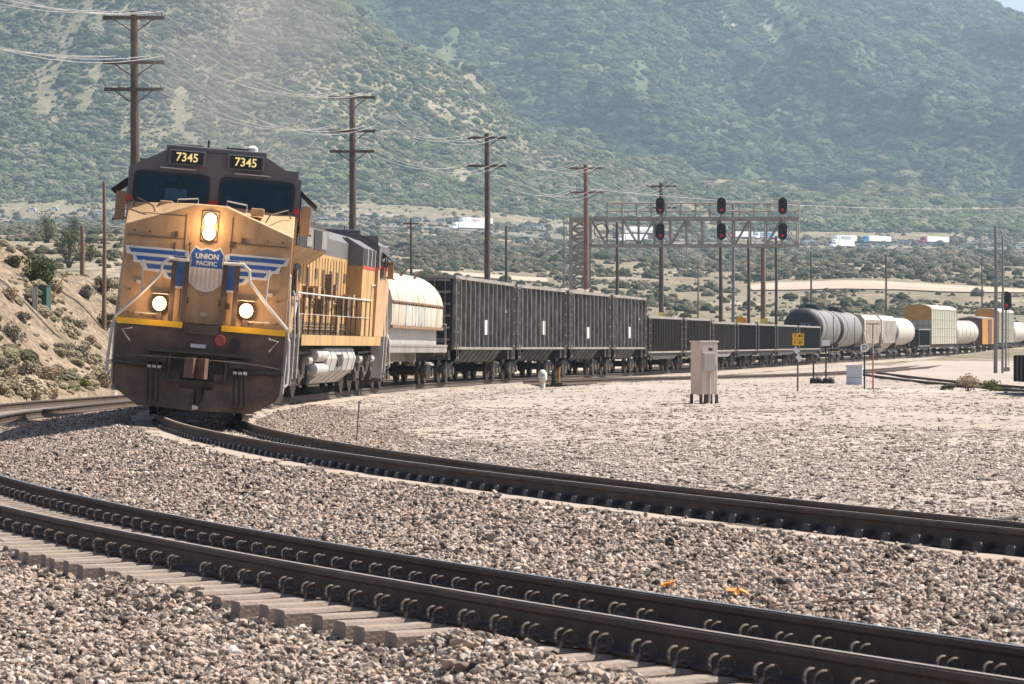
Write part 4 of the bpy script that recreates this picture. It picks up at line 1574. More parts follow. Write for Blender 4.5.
    for k in range(5):
        m.lathe([(4.3, .45), (4.42, .45)], (0, RB + .8 + k * 1.0, 0), 'z', 16)
    m.build('radiator_fan', MAT_UNDER, t)
    MB().b2(-.35, .35, 1.0, 2.2, 4.402, 4.62).build('exhaust_stack', MAT_UNDER, t)
    # side handrails with stanchions
    for sx in (-1, 1):
        m = MB()
        m.tube([(sx * 1.46, -9.9, 2.0), (sx * 1.46, -9.4, 2.60), (sx * 1.46, HB - .9, 2.62), (sx * 1.47, HB - .8, 3.05), (sx * 1.47, HB + .2, 3.08)], .024, 6)
        m.build('handrail', MAT_RAILWHITE, t)
        m = MB()
        for k in range(15):
            y = -9.4 + k * (HB + 8.5) / 14
            m.tube([(sx * 1.46, y, 1.60), (sx * 1.46, y, 2.60)], .022, 6)
        m.build('stanchion', MAT_UNDER, t)
        MB().tube([(sx * 1.47, -9.4, 2.1), (sx * 1.47, HB - 1, 2.12)], .008, 4).build('safety_chain', MAT_RAILWHITE, t)
        # steps at both ends
        for sg in (1, -1):
            y0 = sg * (F - 1.05)
            m = MB()
            for k in range(4):
                m.b2(sx * 1.18, sx * 1.50, y0 - .32, y0 + .32, .42 + k * .30, .46 + k * .30)
            m.b2(sx * 1.12, sx * 1.16, y0 - .36, y0 + .36, .40, 1.5)
            m.build('step_well', MAT_UNDER, t)
            for yy in (-.38, .38):
                m = MB()
                m.b2(sx * 1.16, sx * 1.52, y0 + yy - .02, y0 + yy + .02, .38, 1.50)
                m.build('step_side', MAT_TANKGREY, t)
                MB().tube([(sx * 1.53, y0 + yy, .55), (sx * 1.55, y0 + yy, 1.6), (sx * 1.50, y0 + yy, 2.55), (sx * 1.46, y0 + yy - sg * .05, 2.62)], .022, 6).build('step_rail', MAT_RAILWHITE, t)
    # rear end plate and lamps
    MB().b2(-.95, .95, RB - .012, RB - .002, 1.62, 3.30).build('rear_panel', MAT_YEL, t)
    # fuel tank, reservoirs
    fp = [(-1.36, 1.28), (1.36, 1.28), (1.47, 1.0), (1.40, .68), (.95, .32), (-.95, .32), (-1.40, .68), (-1.47, 1.0)]
    ft = MB().prism(fp, -3.1, 3.3).build('fuel_tank', MAT_TANKGREY, t, bevel=.04)
    m = MB()
    for y in (-2.2, -1.0, .4, 1.6, 2.8):
        m.prism([(a * 1.012, b - .005 + (b - .8) * .012) for a, b in fp], y - .03, y + .03)
    m.build('tank_band', MAT_TANKGREY, ft)
    for sx in (-1, 1):
        for k in range(2):
            MB().lathe([(-1.2, .05), (-1.15, .17), (1.15, .17), (1.2, .05)], (sx * (1.30 - .0), -3.9 - .0 + k * 0, 1.08 - k * .36), 'y', 14).build('air_reservoir', MAT_TANKGREY, t, True)
        MB().b2(sx * 1.38, sx * 1.49, -1.0, .0, .78, 1.10).build('filler_recess', MAT_BLACK, ft)
    # three-axle trucks
    for y in (-7.1, 7.1):
        m = MB()
        for sx in (-1, 1):
            m.prism([(-2.75, .55), (-2.75, .85), (-2.2, 1.05), (2.2, 1.05), (2.75, .85), (2.75, .55), (1.5, .50), (.9, .38), (-.9, .38), (-1.5, .50)], sx * 1.06 - .09, sx * 1.06 + .09, 'yz')
            for ya in (-2.0, 0, 2.0):
                m.b2(sx * 1.06, sx * 1.24, ya - .20, ya + .20, .34, .72)
                m.lathe([(0, .15), (.07, .14)], (sx * 1.20, ya, .53), 'x', 12)
            for ya in (-1.0, 1.0):
                for q in (-.14, .14):
                    m.lathe([(.60, .08), (1.04, .08)], (sx * 1.17, ya + q, 0), 'z', 8)
            m.tube([(sx * 1.22, -1.6, 1.12), (sx * 1.22, 1.6, 1.16)], .04, 6)
        m.b2(-.9, .9, -.4, .4, .60, 1.0)
        tr = m.build('truck', MAT_UNDER, t)
        tr.location = (0, y, 0)
        for ya in (-2.0, 0, 2.0):
            wheelset(tr, (0, ya, .53), .53, 28)
        for sx in (-1, 1):
            for q in (-1, 1):
                MB().lathe([(-.35, .11), (.35, .11)], (sx * 1.25, q * 1.55, .95), 'z' if False else 'y', 10).build('brake_cylinder', MAT_TANKGREY, tr)
    if lit:
        for (x, z, e) in ((0, 3.27, 12), (-.77, 1.9, 8), (.77, 1.9, 7)):
            l = bpy.data.lights.new('nose_glow_light', 'POINT')  # added point light ahead of each lamp, imitates glow on the nose
            l.energy = e
            l.shadow_soft_size = .09
            l.color = (1, .66, .34)
            lo_ = bpy.data.objects.new('nose_glow_light', l)
            COL.objects.link(lo_)
            lo_.location = (x, fy + .30, z)
            lo_.parent = t
    return t


def place_vehicle(t, s_front, s_back, flip=False, roll_extra=0.0):
    """stand a vehicle on track 2 between two stations (its couplers)"""
    L_ = s_back - s_front
    pa, pb = track_point(s_front + L_ * .18, 0), track_point(s_front + L_ * .82, 0)
    pa, pb = Vector(pa), Vector(pb)
    mid = (pa + pb) / 2
    th = math.atan2(pb.x - pa.x, pb.y - pa.y)
    pit = math.atan2(pb.z - pa.z, (pb - pa).length)
    rl = cant(mid.y) + roll_extra
    e = Euler((pit, rl, -th), 'XYZ').to_matrix().to_4x4()
    if flip:
        e = e @ Matrix.Rotation(PI, 4, 'Z')
    t.location = mid
    t.rotation_euler = e.to_euler()
    return t


s0 = s_of_Y(60.3)
loco1 = make_locomotive('leading yellow locomotive with lit headlights facing the camera', True)
place_vehicle(loco1, s0 - .45, s0 + 23.15, flip=True, roll_extra=R(.6))
loco1.scale = (1, 1.03, 1.055)
loco2 = make_locomotive('faded yellow trailing locomotive with its grey cab at the far end', False)
place_vehicle(loco2, s0 + 23.5, s0 + 47.6, flip=False)
loco2.scale = (1, 1.06, 1.055)
S_TRAIN = s0 + 47.9

# ------------------------------------------------------------------ freight cars
_s = np.arange(s_of_Y(98), s_of_Y(625), .5)
_px = np.array([512 + F_PX * track_point(q, 1.5)[0] / track_point(q, 1.5)[1] for q in _s])


def s_px(px):
    return float(np.interp(px, _px, _s))


MAT_GON = M('gondola_black', (.021, .020, .020), .65, 0, .3, 1.5, dirt=(.040, .035, .031), damt=.4, dscale=.8, streak=3, spec=.2)
MAT_GON2 = M('gondola_faded', (.028, .026, .025), .7, 0, .3, 1.2, dirt=(.055, .047, .041), damt=.4, dscale=.6, streak=4, spec=.2)
MAT_RIB = M('worn_sunlit_rib', (.15, .14, .13), .5, 0, .25, 3, dirt=(.36, .33, .30), damt=.5, dscale=1.5, streak=1)  # worn paint made paler, with sun on the ribs put into the colour
MAT_CHORD = M('worn_chord', (.24, .215, .19), .6, 0, .25, 2, dirt=(.10, .085, .07), damt=.4)
MAT_RUSTGON = M('rusty_gondola', (.034, .028, .025), .7, 0, .3, 1.5, dirt=(.085, .058, .042), damt=.4, dscale=.7, streak=3)
MAT_GREYGON = M('grey_gondola', (.13, .125, .125), .6, 0, .2, 1.5, dirt=(.25, .20, .18), damt=.4, dscale=.8)
MAT_PLACARD = M('placard_white', (.62, .60, .56), .5, 0, .1, 3)
MAT_SCRAP = M('scrap_load', (.24, .19, .15), .9, 0, .5, 2.0, dirt=(.50, .45, .38), damt=.4, dscale=2, bump=.8, bscale=3)
MAT_COIL = M('coil_hood', (.52, .50, .45), .5, .0, .15, .9, dirt=(.36, .29, .17), damt=.62, dscale=.6, streak=4)
MAT_COILB = M('rust_brace', (.20, .11, .06), .8, 0, .3, 4)
MAT_FADEBLUE = M('faded_blue', (.27, .36, .47), .6, 0, .2, 3, dirt=(.5, .47, .4), damt=.5, dscale=2, streak=2)
MAT_SHELL = M('tank_shell', (.17, .162, .155), .5, .1, .12, 1, dirt=(.20, .18, .16), damt=.45, dscale=.6, streak=3)
MAT_SHELLW = M('tank_white', (.45, .41, .36), .5, 0, .08, 1, dirt=(.42, .35, .28), damt=.35, dscale=.6, streak=3)
MAT_HOP = M('hopper_tan', (.42, .365, .30), .6, 0, .12, 1, dirt=(.32, .27, .22), damt=.4, dscale=.6, streak=3)
MAT_AUTO = M('rack_panel', (.46, .44, .355), .55, .1, .10, 1, dirt=(.40, .36, .29), damt=.4, dscale=.4, streak=4)
MAT_ORANGE = M('orange_paint', (.52, .25, .05), .6, 0, .15, 1, dirt=(.30, .14, .06), damt=.3, dscale=.8)
MAT_MAROON = M('maroon_boxcar', (.10, .045, .035), .7, 0, .2, 1.5)


def car_root(name, label, cat, sa, sb, group=None):
    t = thing(name, label, cat, group=group)
    place_vehicle(t, sa, sb)
    return t


def add_ladder(parent, x, y, z0, z1, mat, along='y', n=7):
    m = MB()
    for k in range(n):
        z = z0 + (z1 - z0) * k / (n - 1)
        if along == 'y':
            m.tube([(x, y - .2, z), (x, y + .2, z)], .016, 5)
        else:
            m.tube([(x - .2, y, z), (x + .2, y, z)], .016, 5)
    for q in (-.2, .2):
        if along == 'y':
            m.tube([(x, y + q, z0 - .1), (x, y + q, z1 + .1)], .016, 5)
        else:
            m.tube([(x + q, y, z0 - .1), (x + q, y, z1 + .1)], .016, 5)
    return m.build('ladder', mat, parent)


def gondola(sa, sb, label, H=3.95, tall=True, mat=None, ribmat=None, load=None, placard=True, group='gondola cars', ribstep=1.12, shift=0.0):
    t = car_root('gondola_car', label, 'gondola car', sa, sb, group)
    L_ = sb - sa - .9
    h = L_ / 2
    zb = .78 if tall else 1.02
    zs = 1.28 if tall else 1.05
    mat, ribmat = mat or MAT_GON, ribmat or MAT_RIB
    W_ = 1.46
    Ht = H
    m = MB()
    m.b2(-W_ + .0, -W_ + .06, -h, h, zs, Ht)
    m.b2(W_ - .06, W_, -h, h, zs, Ht)
    m.b2(-W_ + .062, W_ - .062, -h, -h + .06, zs - .05, Ht)
    m.b2(-W_ + .062, W_ - .062, h - .06, h, zs - .05, Ht)
    m.b2(-W_ + .062, W_ - .062, -h + .062, h - .062, zs - .05, zs + .03)
    if tall:   # sloping belly between the trucks
        for sx in (-1, 1):
            m.prism([(sx * W_, zs - .002), (sx * (W_ - .05), zs - .002), (sx * (W_ - .42), zb), (sx * (W_ - .36), zb)], -h + 2.6, h - 2.6)
        m.b2(-W_ + .37, W_ - .37, -h + 2.6, h - 2.6, zb - .03, zb + .02)
    else:
        for sx in (-1, 1):
            a = [(-h + .3, zs - .002), (h - .3, zs - .002), (h - 2.6, zb - .32), (-h + 2.6, zb - .32)]
            m.prism(a, sx * W_ - .05, sx * W_ + .0, 'yz')
    body = m.build('body', mat, t)
    m = MB()
    n = max(6, int((L_ - .5) / ribstep))
    for k in range(n + 1):
        y = -h + .25 + (L_ - .5) * k / n
        for sx in (-1, 1):
            m.b2(sx * W_, sx * (W_ + .11), y - .035, y + .035, zs + .08, Ht - .10)
            if tall and abs(y) < h - 2.7:
                m.prism([(sx * (W_ + .11), zs + .07), (sx * W_, zs + .07), (sx * (W_ - .36), zb + .05), (sx * (W_ - .30), zb + .03)], y - .045, y + .045)
    for k in range(6):
        z = zs + .35 + (Ht - zs - .5) * k / 5
        for sy in (-1, 1):
            m.b2(-W_ + .1, W_ - .1, sy * h, sy * (h + .09), z - .04, z + .04)
    m.build('side_ribs', ribmat, t)
    m = MB()
    for sx in (-1, 1):
        m.b2(sx * (W_ - .08), sx * (W_ + .13), -h - .02, h + .02, Ht - .10, Ht + .03)
        m.b2(sx * (W_ + .0), sx * (W_ + .10), -h, h, zs - .02, zs + .07)
    for sy in (-1, 1):
        m.b2(-W_ + .09, W_ - .09, sy * (h - .07), sy * (h + .09), Ht - .09, Ht + .02)
    m.build('top_chord', MAT_CHORD, t)
    m = MB()
    m.b2(-.3, .3, -h - .1, h + .1, .82, zs - .06)
    for sy in (-1, 1):
        m.b2(-1.35, 1.35, sy * (h - .3), sy * (h + .12), .86, zs - .06)
    m.build('frame_sill', MAT_UNDER, t)
    if placard:
        for sx in (-1, 1):
            MB().b2(sx * (W_ + .005), sx * (W_ + .095), -.28 + shift, .30 + shift, zs + .55 + shift * .12, zs + 1.12 + shift * .2).build('placard', MAT_PLACARD, t)
            MB().b2(sx * (W_ + .002), sx * (W_ + .012), h - 2.0 - shift, h - 1.3 - shift, zs + 1.5, zs + 1.62).build('stencil', MAT_CHORD, t)
    add_ladder(t, W_ + .16, -h + .35, zs - .35, Ht - .15, MAT_CHORD)
    add_ladder(t, W_ + .16, h - .35, zs - .35, Ht - .15, MAT_CHORD)
    add_ladder(t, 1.0, -h - .13, zs - .2, Ht - .15, MAT_CHORD, 'x')
    if load is not None:
        gx, gy = np.meshgrid(np.linspace(-W_ + .08, W_ - .08, 14), np.linspace(-h + .08, h - .08, 50))
        gz = Ht - .22 + (fbm(gx * 2 + sa, gy * 1.3 + sa, 3, 77) - .35) * load
        m = MB()
        idx = np.arange(gx.size).reshape(gx.shape)
        m.add(np.stack([gx.ravel(), gy.ravel(), gz.ravel()], 1).tolist(), np.stack([idx[:-1, :-1], idx[:-1, 1:], idx[1:, 1:], idx[1:, :-1]], -1).reshape(-1, 4).tolist())
        m.build('scrap_load', MAT_SCRAP, t, fix=False)
    for sy in (-1, 1):
        bogie(t, sy * (h - 1.7))
        coupler(t, sy * h, sy)
    return t


# coil car with a rounded weathered hood
def coil_car(sa, sb):
    t = car_root('coil_car', 'steel coil car with a rounded pale streaked hood behind the locomotives', 'coil car', sa, sb)
    L_ = sb - sa - .9
    h = L_ / 2
    m = MB()
    m.b2(-1.5, 1.5, -h, h, 1.16, 1.36)
    for sx in (-1, 1):
        m.b2(sx * 1.36, sx * 1.52, -h, h, 1.362, 1.44)
    m.b2(-.35, .35, -h, h, .8, 1.155)
    m.build('deck', MAT_CHORD, t)
    hs = h - 1.0
    base = MB().b2(-1.22, 1.22, -hs + .1, hs - .1, 1.365, 2.0).build('hood_base', MAT_TANKGREY, t)
    prof = [(-1.38, 2.0), (1.38, 2.0), (1.42, 2.2), (1.42, 2.75)] + [(1.42 * math.cos(a), 2.75 + 1.2 * math.sin(a)) for a in np.linspace(.15, PI - .15, 16)] + [(-1.42, 2.75), (-1.42, 2.2)]
    hood = MB().prism(prof, -hs, hs).build('hood', MAT_COIL, t, True)
    m = MB()
    for y in np.linspace(-hs + .02, hs - .02, 9):
        out = [(a * 1.008, 2.0 + (b - 2.0) * 1.005) for a, b in prof]
        m.prism(out, y - .035, y + .035)
    m.build('hood_band', MAT_COIL, hood)
    m = MB()
    for sx in (-1, 1):
        m.b2(sx * 1.40, sx * 1.46, -hs, hs, 2.80, 2.86)
        m.b2(sx * 1.37, sx * 1.46, -hs, hs, 1.96, 2.06)
    for y in np.linspace(-hs + .3, hs - .3, 22):
        m.box((1.45, y, 2.79), (.05, .07, .10))
    m.build('hood_rail', MAT_COILB, hood)
    for (y, w_, z0, z1) in ((-hs * .45, .45, 2.05, 3.1), (-hs * .1, .30, 2.05, 3.3), (hs * .15, .5, 2.05, 2.7)):
        MB().b2(1.405, 1.428, y - w_ / 2, y + w_ / 2, z0, min(z1, 2.76)).build('paint_streak', MAT_FADEBLUE, hood)
    for y in (-hs * .55, 0, hs * .55):
        MB().tube([(.62, y, 3.66), (.98, y + .05, 4.05)], .045, 6).build('lifting_post', MAT_COILB, hood)
    m = MB()
    for sx in (-1, 1):
        for sy in (-1, 1):
            m.tube([(sx * 1.45, sy * h, 1.4), (sx * 1.45, sy * h, 2.2), (sx * .6, sy * h, 2.2), (sx * .6, sy * h, 1.4)], .02, 5)
    m.build('end_rail', MAT_RAILWHITE, t)
    for sy in (-1, 1):
        bogie(t, sy * (h - 2.0))
        coupler(t, sy * h, sy)
    return t


SC = S_TRAIN + .1
coil_car(SC, s_px(449))
gondola(s_px(452), s_px(514), 'tall black ribbed gondola coupled right behind the white coil car', 4.0, group='tall ribbed gondolas', load=.55, shift=.1)
gondola(s_px(514), s_px(566), 'tall black gondola behind the white vent pipe, second after the coil car', 3.97, group='tall ribbed gondolas', load=.75, shift=.55, mat=MAT_GON2)
gondola(s_px(566), s_px(610), 'tall black gondola, third after the coil car, below the lattice tower', 3.95, group='tall ribbed gondolas', load=.95, shift=-.5, mat=MAT_GON2)
gondola(s_px(610), s_px(646), 'last tall black gondola, standing before the row of low gondolas', 3.95, group='tall ribbed gondolas', load=.75)
LOWG = [(646, 682, 'low dark gondola with a curved belly, right after the last tall one', MAT_RUSTGON, .55), (682, 710, 'low dark gondola directly behind the beige equipment cabinet', MAT_RUSTGON, .55), (710, 735, 'low greyer gondola with reddish smears along its side', MAT_GREYGON, .4),
        (735, 756, 'low black gondola following the greyer one', MAT_GON, .0), (756, 775, 'low black gondola between the grey one and the yellow sign, under the square yellow board', MAT_GON, .0),
        (775, 797, 'low black gondola just left of the yellow two-panel sign', MAT_RUSTGON, .0), (797, 820, 'last low black gondola, hiding the foot of the black tank end', MAT_GON, .0)]
for a, b, lb, mt, ld in LOWG:
    g = gondola(s_px(a), s_px(b), lb, 3.0 if a < 700 else 2.85, False, mt, MAT_GON if mt is MAT_GON else MAT_RUSTGON, ld if ld else None, False, 'low gondolas', .62)
    if mt is MAT_GREYGON:
        for k, (y, w_) in enumerate(((-3, 1.6), (0.2, 1.2), (3.0, 1.8))):
            MB().b2(1.462, 1.472, y - w_ / 2, y + w_ / 2, 1.3, 2.1).build('red_smear', MAT_MAROON, g)


def tank_car(sa, sb, label, shell, endm, bands=2, D=1.52, group='tank cars', platform=True):
    t = car_root('tank_car', label, 'tank car', sa, sb, group)
    L_ = sb - sa - .9
    h = L_ / 2
    zc = 1.15 + D
    hs = h - .45
    MB().lathe([(-hs + .5, D), (hs - .5, D)], (0, 0, zc), 'y', 40).build('tank', shell, t, True)
    for sy in (-1, 1):
        pr = [(sy * (hs - .5) - sy * .15, D + .012), (sy * (hs - .5), D + .012), (sy * (hs - .28), D * .93), (sy * (hs - .12), D * .75), (sy * (hs - .03), D * .45), (sy * hs, .05)]
        MB().lathe(pr, (0, 0, zc), 'y', 40).build('tank_head', endm, t, True)
    if bands:
        for y in np.linspace(-hs * .55, hs * .55, bands):
            MB().lathe([(y - .12, D + .02), (y + .12, D + .02)], (0, 0, zc), 'y', 40).build('band', MAT_BLACK if shell is MAT_SHELL else shell, t, True)
    m = MB()
    m.b2(-.45, .45, -h, h, .80, 1.05)
    for sy in (-1, 1):
        m.b2(-1.4, 1.4, sy * (h - .35), sy * h, .86, 1.12)
        m.b2(-1.0, 1.0, sy * (h - 2.0) - .35, sy * (h - 2.0) + .35, 1.05, 1.75)
    m.build('frame_sill', MAT_UNDER, t)
    if platform:
        MB().lathe([(0, .55), (.42, .55), (.55, .35)], (0, -hs * .15, zc + D - .06), 'z', 18).build('manway_dome', MAT_BLACK, t, True)
        MB().lathe([(0, .28), (.35, .28)], (0, hs * .25, zc + D - .03), 'z', 14).build('valve_housing', MAT_BLACK, t, True)
        m = MB()
        m.b2(-.75, .75, -2.6, 2.9, zc + D + .02, zc + D + .08)
        for sx in (-1, 1):
            for y in np.linspace(-2.6, 2.9, 7):
                m.tube([(sx * .75, y, zc + D + .05), (sx * .75, y, zc + D + 1.0)], .025, 5)
            m.tube([(sx * .75, -2.6, zc + D + 1.0), (sx * .75, 2.9, zc + D + 1.0)], .025, 5)
        m.build('walkway', MAT_BLACK, t)
        add_ladder(t, D + .1, 0, 1.2, zc + D * .6, MAT_BLACK)
    for sy in (-1, 1):
        bogie(t, sy * (h - 2.0))
        coupler(t, sy * h, sy)
    return t


tk = tank_car(s_px(820), s_px(841), 'grey tank car with a large black domed end behind the last low gondola', MAT_SHELL, MAT_BLACK, 2, 1.62)
_h = (s_px(841) - s_px(820) - .9) / 2 - .45
text_mesh('TILX', .40, MAT_CHORD, 'lettering', tk, Matrix.Translation((.25, -_h - .012, 3.0)) @ Matrix.Rotation(PI / 2, 4, 'X'), bold=.02)
tank_car(s_px(841.5), s_px(863), 'pale tank car coupled behind the black-ended grey one', MAT_SHELL, MAT_BLACK, 1, 1.60)


def hopper_car(sa, sb, label, mat):
    t = car_root('covered_hopper', label, 'hopper car', sa, sb, 'covered hoppers')
    L_ = sb - sa - .9
    h = L_ / 2
    m = MB()
    sect = [(-1.45, 1.5), (1.45, 1.5), (1.52, 2.6), (1.50, 3.7), (1.1, 4.15), (-1.1, 4.15), (-1.50, 3.7), (-1.52, 2.6)]
    n = len(sect)
    vs = []
    for y, sh in ((-h + .1, 0), (-h + 1.6, 0), (h - 1.6, 0), (h - .1, 0)):
        for a, b in sect:
            end = abs(y) > h - .5
            vs.append((a, y, max(b, 2.7) if end else b))
    fs = [(i * n + k, i * n + (k + 1) % n, (i + 1) * n + (k + 1) % n, (i + 1) * n + k) for i in range(3) for k in range(n)]
    fs += [tuple(range(n)), tuple(3 * n + k for k in range(n))]
    m.add(vs, fs)
    m.build('body', mat, t)
    m = MB()
    for k in range(4):
        y = -h + 3 + (L_ - 6) * k / 3
        m.prism([(-1.3, 1.5), (1.3, 1.5), (.35, .55), (-.35, .55)], y - .9, y + .9)
    m.build('discharge_bay', mat, t)
    m = MB()
    for k in range(10):
        y = -h + 1.6 + (L_ - 3.2) * k / 9
        for sx in (-1, 1):
            m.prism([(sx * 1.452, 1.52), (sx * 1.52, 2.6), (sx * 1.50, 3.7), (sx * 1.56, 3.7), (sx * 1.59, 2.6), (sx * 1.51, 1.52)], y - .05, y + .05)
    m.build('side_ribs', mat, t)
    MB().b2(-.5, .5, -h, h, 4.2, 4.28).build('roof_walk', MAT_CHORD, t)
    m = MB()
    m.b2(-.35, .35, -h, h, .85, 1.12)
    for sy in (-1, 1):
        m.b2(-1.4, 1.4, sy * (h - .5), sy * h, 1.0, 1.2)
        for sx in (-1, 1):
            m.tube([(sx * 1.3, sy * (h - .15), 1.2), (sx * 1.3, sy * (h - .15), 3.0)], .05, 5)
    m.build('end_frame', MAT_UNDER, t)
    add_ladder(t, 1.0, -h + .05, 1.2, 4.1, mat, 'x')
    for sy in (-1, 1):
        bogie(t, sy * (h - 1.6))
        coupler(t, sy * h, sy)
    return t


hopper_car(s_px(864), s_px(881), 'tan covered hopper with a sloped framed end, next to the tank cars', MAT_HOP)
hopper_car(s_px(881.5), s_px(897), 'second covered hopper, whiter and just behind the tan one', MAT_SHELLW)
tank_car(s_px(898), s_px(917), 'pale round-ended tank car before the orange-topped autorack', MAT_SHELLW, MAT_SHELL, 0, 1.45, platform=False)
gondola(s_px(917.5), s_px(930), 'short black gondola in front of the orange autorack end', 2.9, False, MAT_GON, MAT_GON, None, False, 'low gondolas', .8)


def autorack(sa, sb, label):
    t = car_root('autorack', label, 'autorack', sa, sb, 'autoracks')
    L_ = sb - sa - .9
    h = L_ / 2
    m = MB()
    m.b2(-1.5, 1.5, -h + .02, h - .02, 1.25, 5.15)
    m.build('body', MAT_AUTO, t)
    m = MB()
    n = 14
    for k in range(n + 1):
        y = -h + .1 + (L_ - .2) * k / n
        for sx in (-1, 1):
            m.b2(sx * 1.5, sx * 1.57, y - .06, y + .06, 1.25, 5.1)
    for z in (2.2, 3.1, 4.05):
        for sx in (-1, 1):
            m.b2(sx * 1.5, sx * 1.54, -h, h, z - .04, z + .04)
    m.build('side_ribs', MAT_AUTO, t)
    pr = [(-1.56, 5.12)] + [(1.56 * math.cos(a), 5.12 + .55 * math.sin(a)) for a in np.linspace(PI, 0, 12)] + [(1.56, 5.12)]
    MB().prism(pr[1:-1], -h, h).build('roof', MAT_AUTO, t)
    for sy in (-1, 1):
        MB().prism([(-1.5, 3.9), (1.5, 3.9)] + [(1.52 * math.cos(a), 5.14 + .50 * math.sin(a)) for a in np.linspace(0, PI, 12)], sy * h, sy * (h + .06)).build('end_panel', MAT_ORANGE, t)
        m = MB()
        for x in (-1.2, -.6, 0, .6, 1.2):
            m.b2(x - .03, x + .03, sy * h, sy * (h + .04), 1.3, 3.9)
        for z in (1.9, 2.6, 3.3):
            m.b2(-1.5, 1.5, sy * h, sy * (h + .035), z - .03, z + .03)
        m.build('end_door', MAT_CHORD, t)
    MB().b2(-1.3, 1.3, -h, h, .85, 1.24).build('frame_sill', MAT_UNDER, t)
    for sy in (-1, 1):
        bogie(t, sy * (h - 2.4))
        coupler(t, sy * h, sy)
    return t


autorack(s_px(931), s_px(957), 'tall pale autorack with an orange curved end panel')


def ribbed_tank(sa, sb, label):
    t = tank_car(sa, sb, label, MAT_SHELLW, MAT_SHELLW, 5, 1.4, 'tank cars', False)
    m = MB()
    L_ = sb - sa - .9
    for y in np.linspace(-L_ / 2 + 1.2, L_ / 2 - 1.2, 6):
        m.lathe([(y - .10, 1.44), (y, 1.47), (y + .10, 1.44)], (0, 0, 2.55), 'y', 32)
    m.build('tank_rib', MAT_ORANGE if False else MAT_HOP, t, True)
    return t


ribbed_tank(s_px(958), s_px(981), 'white ringed tank car between the autorack and the orange boxcar')


def boxcar(sa, sb, label):
    t = car_root('boxcar', label, 'boxcar', sa, sb)
    L_ = sb - sa - .9
    h = L_ / 2
    MB().b2(-1.48, 1.48, -h, h, 1.1, 4.3).build('body', MAT_ORANGE, t)
    MB().b2(-1.44, 1.44, -h - .05, -h + .002, 1.1, 4.3).build('end_wall', MAT_MAROON, t)
    m = MB()
    for k in range(12):
        y = -h + .1 + (L_ - .2) * k / 11
        for sx in (-1, 1):
            m.b2(sx * 1.48, sx * 1.53, y - .05, y + .05, 1.15, 4.25)
    m.build('side_ribs', MAT_ORANGE, t)
    for sx in (-1, 1):
        MB().b2(sx * 1.48, sx * 1.56, -1.5, 1.5, 1.2, 4.15).build('sliding_door', MAT_MAROON, t)
    MB().prism([(-1.52, 4.301), (1.52, 4.301), (0, 4.55)], -h, h).build('roof', MAT_CHORD, t)
    for sy in (-1, 1):
        bogie(t, sy * (h - 1.8))
        coupler(t, sy * h, sy)
    return t


boxcar(s_px(982), s_px(998), 'orange boxcar with a dark maroon end behind the twin grey poles')
autorack(s_px(998.5), s_px(1014), 'far white autorack beyond the orange boxcar')
tank_car(s_px(1015), s_px(1031), 'white tank car at the right edge, beyond the far autorack', MAT_SHELLW, MAT_SHELLW, 0, 1.4, platform=False)

# small black wagon on the siding at the right edge
wg = thing('ballast_wagon', 'small black wagon on the rusty siding at the right edge', 'wagon', (18.97, 116, -.33), (0, 0, -.02))
m = MB()
m.b2(-1.35, 1.35, -3.6, 3.6, .30, .37)
m.b2(-1.35, -1.28, -3.6, 3.6, .371, 1.22)
m.b2(1.28, 1.35, -3.6, 3.6, .371, 1.22)
m.b2(-1.279, 1.279, -3.6, -3.53, .371, 1.22)
m.b2(-1.279, 1.279, 3.53, 3.6, .371, 1.22)
m.build('body', MAT_GON, wg)
m = MB()
for k in range(7):
    y = -3.4 + k * 1.13
    for sx in (-1, 1):
        m.b2(sx * 1.35, sx * 1.42, y - .05, y + .05, .30, 1.2)
for x in (-.9, -.3, .3, .9):
    m.b2(x - .05, x + .05, -3.66, -3.6, .30, 1.2)
m.build('side_ribs', MAT_RUSTGON, wg)
MB().b2(-.4, .4, -3.5, 3.5, .18, .299).build('frame_sill', MAT_UNDER, wg)
for y in (-2.2, 2.2):
    wheelset(wg, (0, y, .26), .26)

# ------------------------------------------------------------------ poles and wires
MAT_POLE = M('pole_wood', (.115, .085, .07), .9, 0, .3, 2, dirt=(.05, .04, .035), damt=.5, dscale=2, streak=6)
MAT_POLERUST = M('pole_rust', (.20, .12, .085), .85, 0, .25, 2)
MAT_GREYSTEEL = M('grey_steel', (.20, .195, .19), .55, .3, .12, 3)
MAT_LATTICE = M('lattice_steel', (.31, .29, .26), .65, .1, .15, 3, dirt=(.2, .14, .1), damt=.4)
MAT_WIRE = M('wire', (.34, .33, .32), .5, .2, .1, 1)
MAT_WIREDK = M('dark_wire', (.06, .06, .06), .6)
MAT_INS = M('insulator', (.30, .32, .33), .3)


